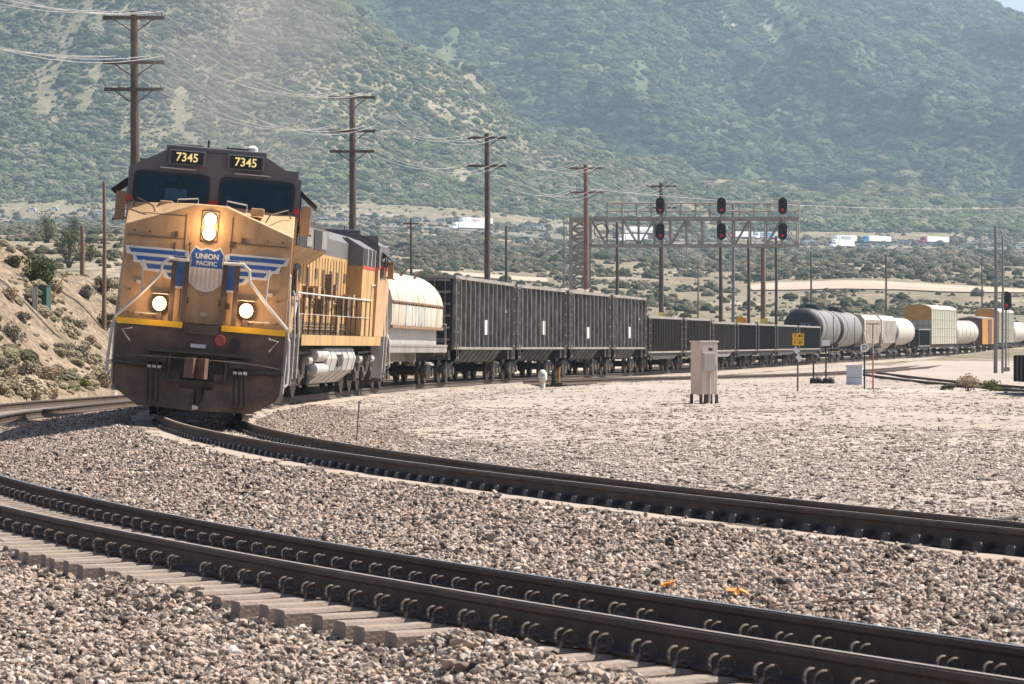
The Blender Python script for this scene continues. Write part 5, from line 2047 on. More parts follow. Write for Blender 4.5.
def utility_pole(X, Y, ztop, label, arms=(), r=.16, mat=None, group='utility poles', zbase=None, tilt=0.0, name='utility_pole'):
    zb = float(terrain(np.array([X]), np.array([Y]))[0]) if zbase is None else zbase
    t = thing(name, label, 'pole', (X, Y, zb), (0, tilt, 0), group)
    H = ztop - zb
    m = MB()
    m.tube([(0, 0, -.3), (.01, 0, H * .3), (.03, 0, H * .65), (.0, 0, H)], [r * 1.2, r * 1.1, r, r * .82], 10)
    m.build('mast', mat or MAT_POLE, t)
    for (dz, hw, ang) in arms:
        a = MB().box((0, -.16, H - dz), (2 * hw, .11, .13), (0, 0, ang))
        a.tube([(-.7 * hw, -.14, H - dz), (0, -.05, H - dz - .55)], .025, 5)
        a.tube([(.7 * hw, -.14, H - dz), (0, -.05, H - dz - .55)], .025, 5)
        ao = a.build('crossarm', mat or MAT_POLE, t)
        m = MB()
        for x in (-.92, -.5, .5, .92):
            m.lathe([(0, .03), (.05, .05), (.09, .035), (.14, .05), (.17, .02)], (x * hw, -.16, H - dz + .065), 'z', 8)
        m.build('insulator', MAT_INS, ao)
    return t


LINE = [(-20.5, 86), (-14.0, 126), (-7.85, 167), (-1.47, 200), (5.05, 233), (11.4, 260), (21.4, 290)]
ZTOP = [13.7, 13.6, 13.6, 13.6, 13.5, 13.5, 9.7]
PL = ['', 'tall wooden pole with three crossarms behind the leading locomotive cab', 'tall wooden pole behind the roof of the trailing locomotive',
      'tall wooden pole rising behind the first tall gondola', 'reddish wooden pole rising beside the lattice tower',
      'wooden pole with crossarms behind the first pair of signals', 'thick short wooden pole with a yellow board at its foot']
for i in range(1, len(LINE)):
    arms = [(.25, 1.15, 0), (1.9, 1.15, 0)]
    if i <= 2:
        arms.append((2.9, 1.1, 0))
    if i == 6:
        arms = [(.3, 1.0, 0)]
    utility_pole(LINE[i][0], LINE[i][1], ZTOP[i], PL[i], arms, .17 if i < 6 else .21, MAT_POLERUST if i in (4, 6) else MAT_POLE)
WL = ['upper', 'lower']
WX = [-.92, -.5, .5, .92]
WN = ['outer left', 'inner left', 'inner right', 'outer right']
for lev in range(2):
    for q in range(4):
        m = MB()
        for i in range(len(LINE) - 1):
            if lev == 1 and i == 5:
                continue
            pts = []
            za = ZTOP[i] - (.25, 1.9)[lev] + .24
            zb = ZTOP[i + 1] - (.25, 1.9)[lev] + .24
            if i == 5:
                zb = ZTOP[6] - .3 + .24
            sag = 1.05 + .12 * q + rng.uniform(-.1, .1)
            for k in range(15):
                u = k / 14
                x = LINE[i][0] * (1 - u) + LINE[i + 1][0] * u + WX[q] * 1.15
                y = LINE[i][1] * (1 - u) + LINE[i + 1][1] * u - .16
                pts.append((x, y, za * (1 - u) + zb * u - sag * 4 * u * (1 - u)))
            m.tube(pts, .0125, 5)
        o = m.build('overhead_wire', MAT_WIRE, None)
        tag(o, f'pale {WN[q]} wire of the {WL[lev]} crossarms on the pole line', 'wire', 'overhead wires along the pole line')
# wires crossing far to the right
for k, (y0, y1, lb) in enumerate(((161, 186, 'higher of the dark wires crossing the hillside on the right'), (165, 191, 'middle dark wire crossing the hillside on the right'), (186, 198, 'lowest pale wire crossing the hillside on the right'))):
    a, b = at(560, y0, 233), at(1150, y1 + 2, 330)
    pts = []
    for i in range(25):
        u = i / 24
        p = a.lerp(b, u)
        pts.append((p.x, p.y, p.z - 1.2 * 4 * u * (1 - u)))
    tag(MB().tube(pts, .02, 5).build('overhead_wire', MAT_WIREDK if k < 2 else MAT_WIRE, None), lb, 'wire', 'wires crossing to the right')
# thin posts between the train and the slope: px, top y, depth, radius, label
for px, yt, Y, r, mt, lb, am in [
        (411, 218, 300, .12, MAT_POLE, 'thin dark pole with a small crossarm above the streaked coil hood', [(.5, .7, 0)]),
        (506, 226, 300, .12, MAT_POLE, 'thin bare pole above the first two tall gondolas', []),
        (564, 216, 360, .08, MAT_GREYSTEEL, 'very thin grey pole just left of the lattice tower', []),
        (617, 222, 280, .13, MAT_POLE, 'dark pole behind the signal bridge nearest its tower', []),
        (698, 262, 450, .10, MAT_POLERUST, 'small distant pole between the first two signal columns', []),
        (733, 203, 262, .12, MAT_GREYSTEEL, 'slim grey pole right of the middle signals', []),
        (748.5, 240, 270, .13, MAT_POLE, 'dark pole between the orange board and the thick wooden pole', []),
        (720.5, 243, 262, .15, MAT_POLE, 'dark pole directly below the middle signals', []),
        (776, 236, 285, .12, MAT_POLE, 'dark pole below the right-hand signals', []),
        (811, 252, 480, .13, MAT_POLE, 'distant pole on the slope behind the black tank end', []),
        (886, 255, 500, .14, MAT_POLE, 'distant pole in front of the pale dirt road', []),
        (982, 262, 520, .12, MAT_POLE, 'distant pole above the white ringed tank car', [])]:
    p = at(px, yt, Y)
    utility_pole(p.x, p.y, p.z, lb, am, r, mt, 'slim poles beyond the train')
for px, yt, r, lb in ((995.5, 226, .10, 'taller and thicker of the twin grey steel poles by the far siding'), (1002.5, 236, .065, 'thinner of the twin grey steel poles by the far siding')):
    p = at(px, yt, 198)
    utility_pole(p.x, 198, p.z, lb, [], r, MAT_GREYSTEEL, 'twin grey poles', name='steel_pole')
p = at(104, 182, 132)
utility_pole(p.x, 132, p.z, 'weathered bare wooden pole on the bank left of the leading locomotive', [], .075, MAT_POLERUST, 'slim poles beyond the train')
p = at(82, 226, 150)
utility_pole(p.x, 150, p.z, 'short brown post among the bank shrubs', [], .10, MAT_POLERUST, 'slim poles beyond the train', name='post')

# ------------------------------------------------------------------ signal bridge
GY = 235.0
GXL, GXR = 4.7, 19.8
g = thing('signal_bridge', 'cantilever lattice signal bridge over the train on one square tower', 'signal bridge', (GXL, GY, -.45))
Zo = .45
m = MB()
tw = .62
for sx in (-1, 1):
    for sy in (-1, 1):
        m.b2(sx * tw - .12, sx * tw + .12, sy * tw - .12, sy * tw + .12, 0, 10.0 + Zo)
for k in range(15):
    z0, z1 = k * .69, (k + 1) * .69
    for sy in (-1, 1):
        m.tube([(tw, sy * tw, z0 if k % 2 else z1), (-tw, sy * tw, z1 if k % 2 else z0)], .065, 4)
        m.tube([(-tw, sy * tw, z0 if k % 2 else z1), (tw, sy * tw, z1 if k % 2 else z0)], .065, 4)
        m.tube([(-tw, sy * tw, z1), (tw, sy * tw, z1)], .055, 4)
        m.tube([(sy * tw, -tw, z0 if k % 2 else z1), (sy * tw, tw, z1 if k % 2 else z0)], .065, 4)
m.build('tower', MAT_LATTICE, g)
m = MB()
Lx = GXR - GXL
zl, zu = 8.0 + Zo, 9.85 + Zo
for sy in (-1, 1):
    m.b2(.7, Lx, sy * .7 - .08, sy * .7 + .08, zl - .10, zl + .10)
    m.b2(-.6, Lx, sy * .7 - .06, sy * .7 + .06, zu - .11, zu + .11)
    nb = 13
    for k in range(nb + 1):
        x = .75 + (Lx - .8) * k / nb
        m.tube([(x, sy * .7, zl), (x, sy * .7, zu)], .055, 4)
        if k < nb:
            x2 = .75 + (Lx - .8) * (k + 1) / nb
            if k % 3 != 1:
                m.tube([(x, sy * .7, zl if k % 2 else zu), (x2, sy * .7, zu if k % 2 else zl)], .05, 4)
m.build('truss', MAT_LATTICE, g)
m = MB()
m.b2(1.0, Lx, -.6, .6, zu + .115, zu + .14)
m.build('catwalk', MAT_LATTICE, g)
m = MB()
for sy in (-1, 1):
    for z in (.55, 1.1):
        m.tube([(1.9, sy * .68, zu + z), (Lx, sy * .68, zu + z)], .045, 5)
    for k in range(14):
        x = 1.9 + (Lx - 1.9) * k / 13
        m.tube([(x, sy * .68, zu), (x, sy * .68, zu + 1.1)], .045, 4)
for z in (.3, 1.0, 1.5):
    m.tube([(1.2, -.69, zl + z), (Lx, -.69, zl + z)], .02, 4)
m.build('railing', MAT_LATTICE, g)
m = MB()
for k in range(25):
    a0, a1 = 2 * PI * k / 24, 2 * PI * (k + 1) / 24
    m.tube([(1.45 + .5 * math.cos(a0), -.8, zl + 1.0 + .5 * math.sin(a0)), (1.45 + .5 * math.cos(a1), -.8, zl + 1.0 + .5 * math.sin(a1))], .035, 4)
m.build('ladder_hoop', MAT_BLACK, g)
MAT_REDLIT = emis('red_signal', (.55, .02, .02), .25)
MAT_SIGBLK = M('signal_black', (.012, .012, .013), .5)


def signal_head(loc, label, group, s=1.0):
    t = thing('railway_signal', label, 'railway signal', loc, (0, 0, 0), group)
    pts = []
    for k in range(28):
        a = 2 * PI * k / 28
        pts.append((.31 * s * math.cos(a), .27 * s * (1 if math.sin(a) > 0 else -1) * (abs(math.sin(a)) > 1e-6) + .31 * s * math.sin(a)))
    MB().prism(pts, -.03, .02).build('background_plate', MAT_SIGBLK, t)
    MB().b2(-.16 * s, .16 * s, .02, .34, -.42 * s, .42 * s).build('signal_case', MAT_SIGBLK, t)
    for z, lit in ((.27, False), (0, False), (-.27, True)):
        m = MB()
        pr = []
        for k in range(9):
            a = PI * (-.12) + PI * 1.24 * k / 8
            pr.append((.12 * s * math.cos(a), .12 * s * math.sin(a)))
        inn = [(.85 * a, .85 * b) for a, b in pr][::-1]
        m.prism([(a, z * s + b) for a, b in pr + inn], -.34 * s, -.03)
        hd = m.build('lamp_hood', MAT_SIGBLK, t)
        MB().lathe([(-.05, .075 * s), (-.032, .085 * s)], (0, 0, z * s), 'y', 14).build('lens', MAT_REDLIT if lit else MAT_SIGBLK, hd)
    return t


for k, px in enumerate((659.5, 720.5, 781.5)):
    nm = ('first', 'middle', 'last')[k]
    x = (px - 512) / F_PX * GY
    for up in (1, 0):
        z = 10.72 if up else 8.95
        signal_head((x, GY - 1.0, z), f'{"upper" if up else "lower"} black oval signal of the {nm} pair counted from the tower', 'signals on the bridge')
    m = MB()
    m.tube([(x - GXL, -.86, 7.9 + Zo), (x - GXL, -.86, 11.3 + Zo)], .07, 8)
    m.b2(x - GXL - .3, x - GXL + .3, -.86, -.7, zu + .05, zu + .13)
    m.b2(x - GXL - .3, x - GXL + .3, -.86, -.7, zl - .05, zl + .03)
    m.build('signal_mast', MAT_LATTICE, g)
# far mast signal at the right
p = at(1006, 364, 205)
sm = thing('signal_mast', 'thin mast carrying the far black signal beside the twin grey poles', 'mast', (p.x, 205, -.42))
m = MB()
m.tube([(0, 0, 0), (0, 0, 4.6)], .06, 8)
m.b2(-.2, .2, -.2, .2, 0, .25)
m.build('mast', MAT_GREYSTEEL, sm)
add_ladder(sm, .0, .25, .4, 3.6, MAT_GREYSTEEL, 'x')
signal_head((p.x, 204.85, at(1006, 301, 205).z), 'lone black signal on its own mast beside the twin grey poles', None, 1.0)

# ------------------------------------------------------------------ trackside equipment (yard level about -0.45)
YL = -.45


def yard(px, y):
    """point of the flat yard seen at this direction"""
    Y = (ZC - YL) * F_PX / (y - YH)
    X = (px - 512) / F_PX * Y
    return Vector((X, Y, float(terrain(np.array([X]), np.array([Y]))[0])))


MAT_CAB = M('cabinet_beige', (.60, .50, .43), .55, 0, .06, 2, dirt=(.42, .32, .25), damt=.35, dscale=1.5, streak=4)
MAT_CABDK = M('cabinet_grey', (.42, .385, .345), .55, 0, .08, 2)
c = yard(704, 404)
kx = F_PX / c.y
ca = thing('equipment_cabinet', 'tall beige electrical cabinet on short legs in the gravel yard', 'cabinet', c, (0, 0, R(22)))
H0, H1 = .27, 61 / kx
MB().b2(-.27, .27, -.35, .35, H0, H1).build('cabinet_body', MAT_CAB, ca, bevel=.015)
MB().b2(-.30, .30, -.38, .38, H1 + .001, H1 + .05).build('cabinet_roof', MAT_CAB, ca, bevel=.012)
d_ = MB().b2(-.24, .24, -.372, -.352, H0 + .05, H1 - .06).build('door', MAT_CAB, ca, bevel=.006)
MB().b2(.18, .205, -.40, -.373, .95, 1.12).build('handle', MAT_GREYSTEEL, d_)
mb_ = MB().b2(-.23, .13, -.50, -.374, H1 - .82, H1 - .30).build('meter_box', MAT_CABDK, ca, bevel=.012)
MB().tube([(-.02, -.43, H1 - .82), (-.02, -.43, .05)], .028, 8).build('conduit', MAT_CABDK, ca)
MB().b2(-.04, .10, -.376, -.372, H1 - .24, H1 - .16).build('name_plate', MAT_UNDER, d_)
for sx in (-1, 1):
    for sy in (-1, 1):
        MB().b2(sx * .25 - .035, sx * .25 + .035, sy * .32 - .035, sy * .32 + .035, -.05, H0).build('leg', MAT_UNDER, ca)
m = MB()
m.tube([(-.1, -.3, H0), (-.12, -.3, 0)], .04, 6)
m.tube([(.1, -.28, H0), (.1, -.28, 0)], .04, 6)
m.build('cable_duct', MAT_UNDER, ca)
for sx in (-1, 1):
    MB().b2(.271, .285, sx * .3 - .02, sx * .3 + .02, 1.2, 1.45).build('hinge', MAT_GREYSTEEL, ca)

# white vent pipe
c = yard(542.5, 386)
v = thing('vent_pipe', 'white mushroom-headed vent pipe standing before the tall gondolas', 'pipe', c)
kx = F_PX / c.y
MB().lathe([(-.1, .11), (.62, .11)], (0, 0, 0), 'z', 16).build('pipe', MAT_WHITE, v, True)
MB().lathe([(.58, .12), (.62, .17), (.70, .19), (.88, .185), (.98, .15), (1.04, .09), (1.06, .01)], (0, 0, 0), 'z', 20).build('hood', MAT_WHITE, v, True)
MB().b2(-.13, .09, -.20, -.165, .80, .90).build('vent_opening', MAT_TANKGREY, v)
# switch machine with a red post beside it
c = yard(556, 387)
w_ = thing('switch_machine', 'low black switch machine with an orange rod, right of the white vent pipe', 'switch', c)
MB().b2(-.22, .25, -.2, .2, 0, .16).build('base', MAT_BLACK, w_)
MB().lathe([(.16, .09), (.5, .075), (.62, .05)], (-.10, 0, 0), 'z', 12).build('motor_case', MAT_BLACK, w_)
MB().tube([(.12, 0, .15), (.14, 0, .78)], .035, 8).build('lever', MAT_ORANGE, w_)
# speed board
MAT_SIGNY = M('sign_yellow', (.78, .44, .02), .45, 0, .08, 2)
MAT_SIGNW = M('sign_white', (.66, .65, .63), .5, 0, .06, 2)
c = yard(797.6, 391)
kx = F_PX / c.y
sg = thing('speed_sign', 'yellow two-panel speed sign above white diamonds on a thin post', 'sign', c)
MB().tube([(0, 0, -.1), (.015, 0, 46 / kx), (.02, 0, 59 / kx)], .03, 8).build('post', MAT_POLE, sg)
for i, (tx, z) in enumerate((('T-40', 55.3 / kx), ('F-30', 49 / kx))):
    pn = MB().b2(-.21 + .02, .21 + .02, -.05, -.03, z - .105, z + .105).build('sign_panel', MAT_SIGNY, sg)
    text_mesh(tx, .17, MAT_BLACK, 'lettering', pn, Matrix.Translation((.02, -.053, z)) @ Matrix.Rotation(PI / 2, 4, 'X'), bold=.003)
for z, dx in ((41 / kx, -.06), (33.5 / kx, .04)):
    q = .155
    MB().prism([(dx - q * .75, z + .02), (dx - .02, z + q), (dx + q * .95, z - .02), (dx + .02, z - q)], -.05, -.035).build('diamond', MAT_SIGNW, sg)
# two switch stands
for px, pt, tgt, lb in ((813.5, 362, False, 'thin switch stand without a plate beside the yellow speed sign'), (826, 341, True, 'switch stand with a small white plate in front of the tank car')):
    c = yard(px, 384)
    kx = F_PX / c.y
    s_ = thing('switch_stand', lb, 'switch stand', c, (0, 0, 0), 'switch stands')
    Hs = (384 - pt) / kx
    MB().tube([(0, 0, 0), (0, 0, Hs)], .035, 8).build('mast', MAT_BLACK, s_)
    m = MB()
    m.lathe([(0, .17), (.20, .15), (.26, .06)], (0, 0, 0), 'z', 14)
    m.lathe([(0, .20), (.20, .16), (.26, .06)], (.19, .05, 0), 'z', 14)
    m.build('base', MAT_BLACK, s_)
    MB().tube([(.06, -.1, .3), (.3, -.15, .26), (.5, -.15, .55)], .022, 6).build('lever', MAT_ORANGE, s_)
    if tgt:
        MB().b2(-.17, .17, -.06, -.04, Hs - .22, Hs + .02).build('plate', MAT_SIGNW, s_)
        MB().tube([(-.25, 0, Hs - .35), (.5, 0, Hs - .33)], .02, 6).build('target_arm', MAT_GREYSTEEL, s_)
# pale junction box
c = yard(854.5, 385)
kx = F_PX / c.y
b_ = thing('junction_box', 'pale blue-grey low equipment box beside the D sign', 'box', c, (0, 0, R(-8)))
MAT_PALEBLUE = M('pale_box', (.52, .56, .60), .5, 0, .06, 2)
MB().b2(-.33, .33, -.25, .25, .0, 19 / kx - .06).build('box_body', MAT_PALEBLUE, b_, bevel=.012)
MB().prism([(-.36, 19 / kx - .055), (.36, 19 / kx - .055), (.34, 19 / kx + .02), (-.34, 19 / kx + .03)], -.28, .28).build('lid', MAT_PALEBLUE, b_)
MB().b2(-.32, .32, -.262, -.252, .28, .30).build('seam', MAT_GREYSTEEL, b_)
# D sign
c = yard(864.5, 389.6)
kx = F_PX / c.y
ds = thing('derail_sign', 'round white sign with a black letter D on a dark post', 'sign', c)
Hd = 41.5 / kx
MB().tube([(0, 0, -.1), (0, 0, Hd)], .03, 8).build('post', MAT_BLACK, ds)
dp = MB().lathe([(-.055, .165), (-.035, .165)], (0, 0, Hd), 'y', 28).build('sign_disc', MAT_SIGNW, ds)
text_mesh('D', .25, MAT_BLACK, 'lettering', dp, Matrix.Translation((0, -.058, Hd)) @ Matrix.Rotation(PI / 2, 4, 'X'), bold=.004)
# red and white marker post
c = yard(873, 389.8)
kx = F_PX / c.y
mp = thing('marker_post', 'tall thin post, red below and pale above, right of the D sign', 'post', c)
MB().tube([(0, 0, -.05), (0, 0, 36 / kx)], .028, 8).build('lower_post', M('post_red', (.42, .10, .07), .6), mp)
MB().tube([(0, 0, 36 / kx), (0, 0, 66 / kx)], .026, 8).build('upper_post', MAT_LATTICE, mp)
MB().b2(-.25, .25, -.03, .03, 66 / kx - .05, 66 / kx).build('cross_bar', MAT_LATTICE, mp)
MB().b2(-.22, .22, -.16, .16, -.05, .03).build('base_plate', MAT_UNDER, mp)
# thin stake in the foreground gravel
c = yard(356.5, 441)
st_ = thing('marker_stake', 'thin rusty stake leaning in the gravel right of the leading locomotive', 'stake', Vector((c.x, c.y, c.z + .27)), (0, R(4), 0))
MB().tube([(0, 0, -.1), (0, 0, .55)], [.014, .012], 8).build('stake_rod', MAT_POLERUST, st_)
MB().tube([(0, 0, .551), (0, 0, .74)], .016, 8).build('stake_tip', MAT_CHORD, st_)
# orange board and small yellow boards behind the low gondolas
p = at(741, 322, 262)
ob = thing('warning_board', 'orange diamond-topped warning board showing above the low gondolas', 'sign', (p.x, 262, float(terrain(np.array([p.x]), np.array([262.]))[0])))
zz = p.z - ob.location.z
MB().tube([(0, 0, 0), (0, 0, zz + .2)], .05, 6).build('post', MAT_POLE, ob)
MB().prism([(-.42, -.35 + zz), (.42, -.35 + zz), (.42, .30 + zz), (.18, .34 + zz), (0, .52 + zz), (-.18, .34 + zz), (-.42, .30 + zz)], -.08, -.05).build('board', M('sign_orange', (.85, .36, .02), .5), ob)
for px, y, Y, wd, ht, lb in ((764, 321.5, 288.5, .31, .24, 'small square yellow board at the foot of the thick wooden pole'), (661, 315, 258.5, .16, .2, 'tiny yellow plate low on the pole behind the first signals')):
    p = at(px, y, Y)
    zt_ = float(terrain(np.array([p.x]), np.array([Y]))[0])
    yb = thing('yellow_plate', lb, 'sign', (p.x, Y, zt_))
    MB().b2(-wd, wd, -.02, .0, p.z - zt_ - ht, p.z - zt_ + ht).build('board', M('plate_yellow', (.80, .58, .10), .5), yb)
    MB().b2(-.04, .04, .003, .05, 0, p.z - zt_ + ht).build('post', MAT_POLE, yb)
# green utility boxes on the bank
MAT_GREENBOX = M('green_box', (.035, .085, .065), .5, 0, .15, 3)
for px, y, wpx, hpx, ang, mt, lb in ((34.5, 308, 5, 20, 12, MAT_TANKGREY, 'narrow grey-green utility box beside a dark green one on the bank'), (44.5, 309, 9, 22, -10, MAT_GREENBOX, 'dark green utility box on the dirt bank')):
    c = ground_hit(px, y, 70, 300)
    kx = F_PX / c.y
    t = thing('utility_box', lb, 'utility box', c, (0, 0, R(ang)), 'utility boxes on the bank')
    W_ = wpx / kx / 2
    MB().b2(-W_, W_, -.28, .28, -.2, hpx / kx).build('box_body', mt, t, bevel=.012)
    MB().b2(-W_ - .02, W_ + .02, -.31, .31, hpx / kx + .001, hpx / kx + .04).build('lid', mt, t)
    MB().b2(-W_ * .8, W_ * .8, -.292, -.281, .1, hpx / kx - .08).build('door', mt, t)
# pale guy marker and fallen pole bits on the bank
c = ground_hit(51, 300, 70, 300)
tag(MB().tube([c, c + Vector((.62, .1, 1.1))], .03, 6).build('guy_marker', M('marker_yellow', (.62, .46, .12), .6), None), 'slanting yellow guy-wire marker by the green utility box', 'marker')


# ------------------------------------------------------------------ shrubs
def leaf_mat(name, a, b):
    m = bpy.data.materials.new(name)
    m.use_nodes = True
    n, l = m.node_tree.nodes, m.node_tree.links
    p = n['Principled BSDF']
    p.inputs['Roughness'].default_value = .8
    p.inputs['Specular IOR Level'].default_value = .2
    g_ = n.new('ShaderNodeNewGeometry')
    rp = n.new('ShaderNodeValToRGB')
    rp.color_ramp.elements[0].color = tuple(a) + (1,)
    rp.color_ramp.elements[1].color = tuple(b) + (1,)
    l.new(g_.outputs['Random Per Island'], rp.inputs['Fac'])
    l.new(rp.outputs[0], p.inputs['Base Color'])
    return m


LEAF = {'green': leaf_mat('leaf_green', (.045, .062, .024), (.13, .145, .055)), 'olive': leaf_mat('leaf_olive', (.07, .075, .035), (.16, .15, .08)),
        'dry': leaf_mat('leaf_dry', (.24, .18, .11), (.46, .37, .25)), 'grey': leaf_mat('leaf_grey', (.15, .13, .10), (.33, .285, .22)), 'lime': leaf_mat('leaf_lime', (.10, .125, .03), (.22, .23, .07))}


def shrub(base, w_, h_, kind, label, name='shrub', n=1500, group='shrubs on the bank', cat='shrub', ls=1.0):
    t = thing(name, label, cat, base, group=group)
    rr = np.random.default_rng(abs(hash(label)) % 99991 if False else int(abs(base[0] * 131 + base[1] * 17)) % 99991)
    lobes = []
    for k in range(11):
        a = rr.uniform(0, 6.28)
        q = rr.uniform(.0, .72)
        lobes.append((math.cos(a) * q * w_ / 2, math.sin(a) * q * w_ / 2, h_ * rr.uniform(.25, .78), rr.uniform(.20, .36)))
    vs, fs = [], []
    size = (.026 + .022 * min(w_, 2.5)) * ls
    for i in range(n):
        lx, ly, lz, lr = lobes[rr.integers(len(lobes))]
        d = rr.normal(size=3)
        d /= np.linalg.norm(d)
        q = lr * rr.uniform(.12, 1.25) ** .55
        c = np.array([lx, ly, lz]) + d * np.array([w_ * q * .8, w_ * q * .8, h_ * q * .8])
        if c[2] < .02:
            c[2] = rr.uniform(.02, .1)
        a = rr.normal(size=3)
        a /= np.linalg.norm(a)
        b = np.cross(a, rr.normal(size=3))
        b /= np.linalg.norm(b)
        s1, s2 = size * rr.uniform(.7, 1.6), size * rr.uniform(.3, .7)
        o = len(vs)
        vs += [tuple(c - a * s1), tuple(c + b * s2), tuple(c + a * s1), tuple(c - b * s2)]
        fs.append((o, o + 1, o + 2, o + 3))
    MB().add(vs, fs).build('foliage', LEAF[kind], t, fix=False)
    m = MB()
    for k in range(7):
        lx, ly, lz, lr = lobes[k]
        m.tube([(0, 0, -.15), (lx * .5, ly * .5, lz * .55), (lx, ly, lz)], [.035 * h_, .022 * h_, .01 * h_], 5)
    m.build('stem', MAT_POLE, t)
    return t


SH = [(40, 288, 38, 34, 'green', 'large dark green shrub just above the utility boxes'), (69, 268, 34, 42, 'green', 'tall dark green shrub right of the largest one on the bank'),
      (47, 243, 30, 38, 'green', 'rounded dark tree far behind the bank, left of its twin'), (76, 240, 24, 28, 'green', 'smaller rounded tree behind the bank, next to its bigger twin'),
      (14, 343, 26, 22, 'grey', 'grey scrubby bush low on the left end of the bank'), (72, 334, 28, 15, 'grey', 'flat grey bush halfway up the dirt bank'),
      (22, 322, 22, 12, 'grey', 'small flat bush below the grey utility box'), (48, 390, 30, 26, 'dry', 'dry tan bush at the foot of the bank beside the rails'),
      (26, 388, 26, 30, 'grey', 'dull brown bush at the foot of the bank near the frame edge'), (8, 388, 22, 24, 'dry', 'pale dry bush at the left edge by the rails'),
      (82, 386, 24, 10, 'lime', 'low yellow-green weeds by the rails left of the locomotive'), (78, 362, 30, 20, 'grey', 'grey bush just left of the locomotive pilot'),
      (104, 388, 18, 20, 'dry', 'dry grassy bush touching the locomotive outline'), (106, 330, 20, 20, 'olive', 'olive bush on the bank behind the locomotive nose'),
      (104, 296, 22, 24, 'olive', 'olive bush near the bare wooden pole'), (90, 262, 22, 22, 'olive', 'olive bush behind the short brown post'),
      (5, 372, 18, 16, 'grey', 'small grey bush cut by the left frame edge'), (58, 352, 16, 10, 'grey', 'tiny grey tuft on the middle of the bank'),
      (14, 268, 22, 14, 'olive', 'low olive brush along the crest of the bank'), (88, 300, 20, 16, 'grey', 'grey twiggy bush below the tall green shrub'),
      (10, 300, 22, 14, 'dry', 'dry straw tuft on the upper left of the bank'), (92, 345, 20, 12, 'dry', 'straw-coloured tuft at mid bank near the locomotive')]
for px, y, wp, hp, kd, lb in SH:
    c = ground_hit(px, y, 80, 700)
    kx = F_PX / c.y
    shrub((c.x, c.y, c.z - .05), wp / kx, hp / kx, kd, lb, 'tree' if 'tree' in lb else 'shrub', 1700 if hp > 25 else 900, 'shrubs on the bank', 'tree' if 'tree' in lb else 'shrub')
for px, y, wp, hp, kd, lb in [(668, 322, 34, 14, 'olive', 'yellow-green bush behind the low gondolas, left of the signals'), (688, 326, 26, 10, 'lime', 'bright green bush next to the yellow-green one behind the gondolas'),
                              (968, 391, 34, 18, 'dry', 'dry brown weeds beside the siding near the small black wagon'), (990, 391, 26, 13, 'lime', 'green weed patch beside the dry weeds near the wagon'),
                              (1018, 346, 22, 18, 'lime', 'bright lime bush behind the far white tank car'), (948, 390, 16, 7, 'olive', 'small olive weed left of the dry weeds by the siding')]:
    c = ground_hit(px, y, 80, 700) if y < 360 else yard(px, y)
    kx = F_PX / c.y
    shrub((c.x, c.y, c.z - .03), wp / kx, hp / kx, kd, lb, 'shrub', 800, 'shrubs by the yard', ls=.8)


# ------------------------------------------------------------------ highway traffic
MAT_TRAILER = M('trailer_white', (.80, .79, .77), .45, 0, .05, .5)
MAT_TYRE = M('tyre', (.02, .02, .02), .8)
CARP = {}


def paint(n, c):
    if n not in CARP:
        CARP[n] = M('paint_' + n, c, .3, 0, .06, 1)
    return CARP[n]


PAINTS = {'white': (.86, .85, .83), 'red': (.35, .03, .05), 'blue': (.05, .26, .45), 'silver': (.45, .46, .48), 'dark': (.025, .03, .04), 'black': (.02, .02, .02)}


def wheel_pair(parent, y, r=.5, half=1.2):
    m = MB()
    for sx in (-1, 1):
        m.lathe([(-.16, r * .5), (-.15, r * .95), (-.1, r), (.1, r), (.15, r * .95), (.16, r * .5)], (sx * (half - .16), y, r), 'x', 16)
    return m.build('wheel', MAT_TYRE, parent)


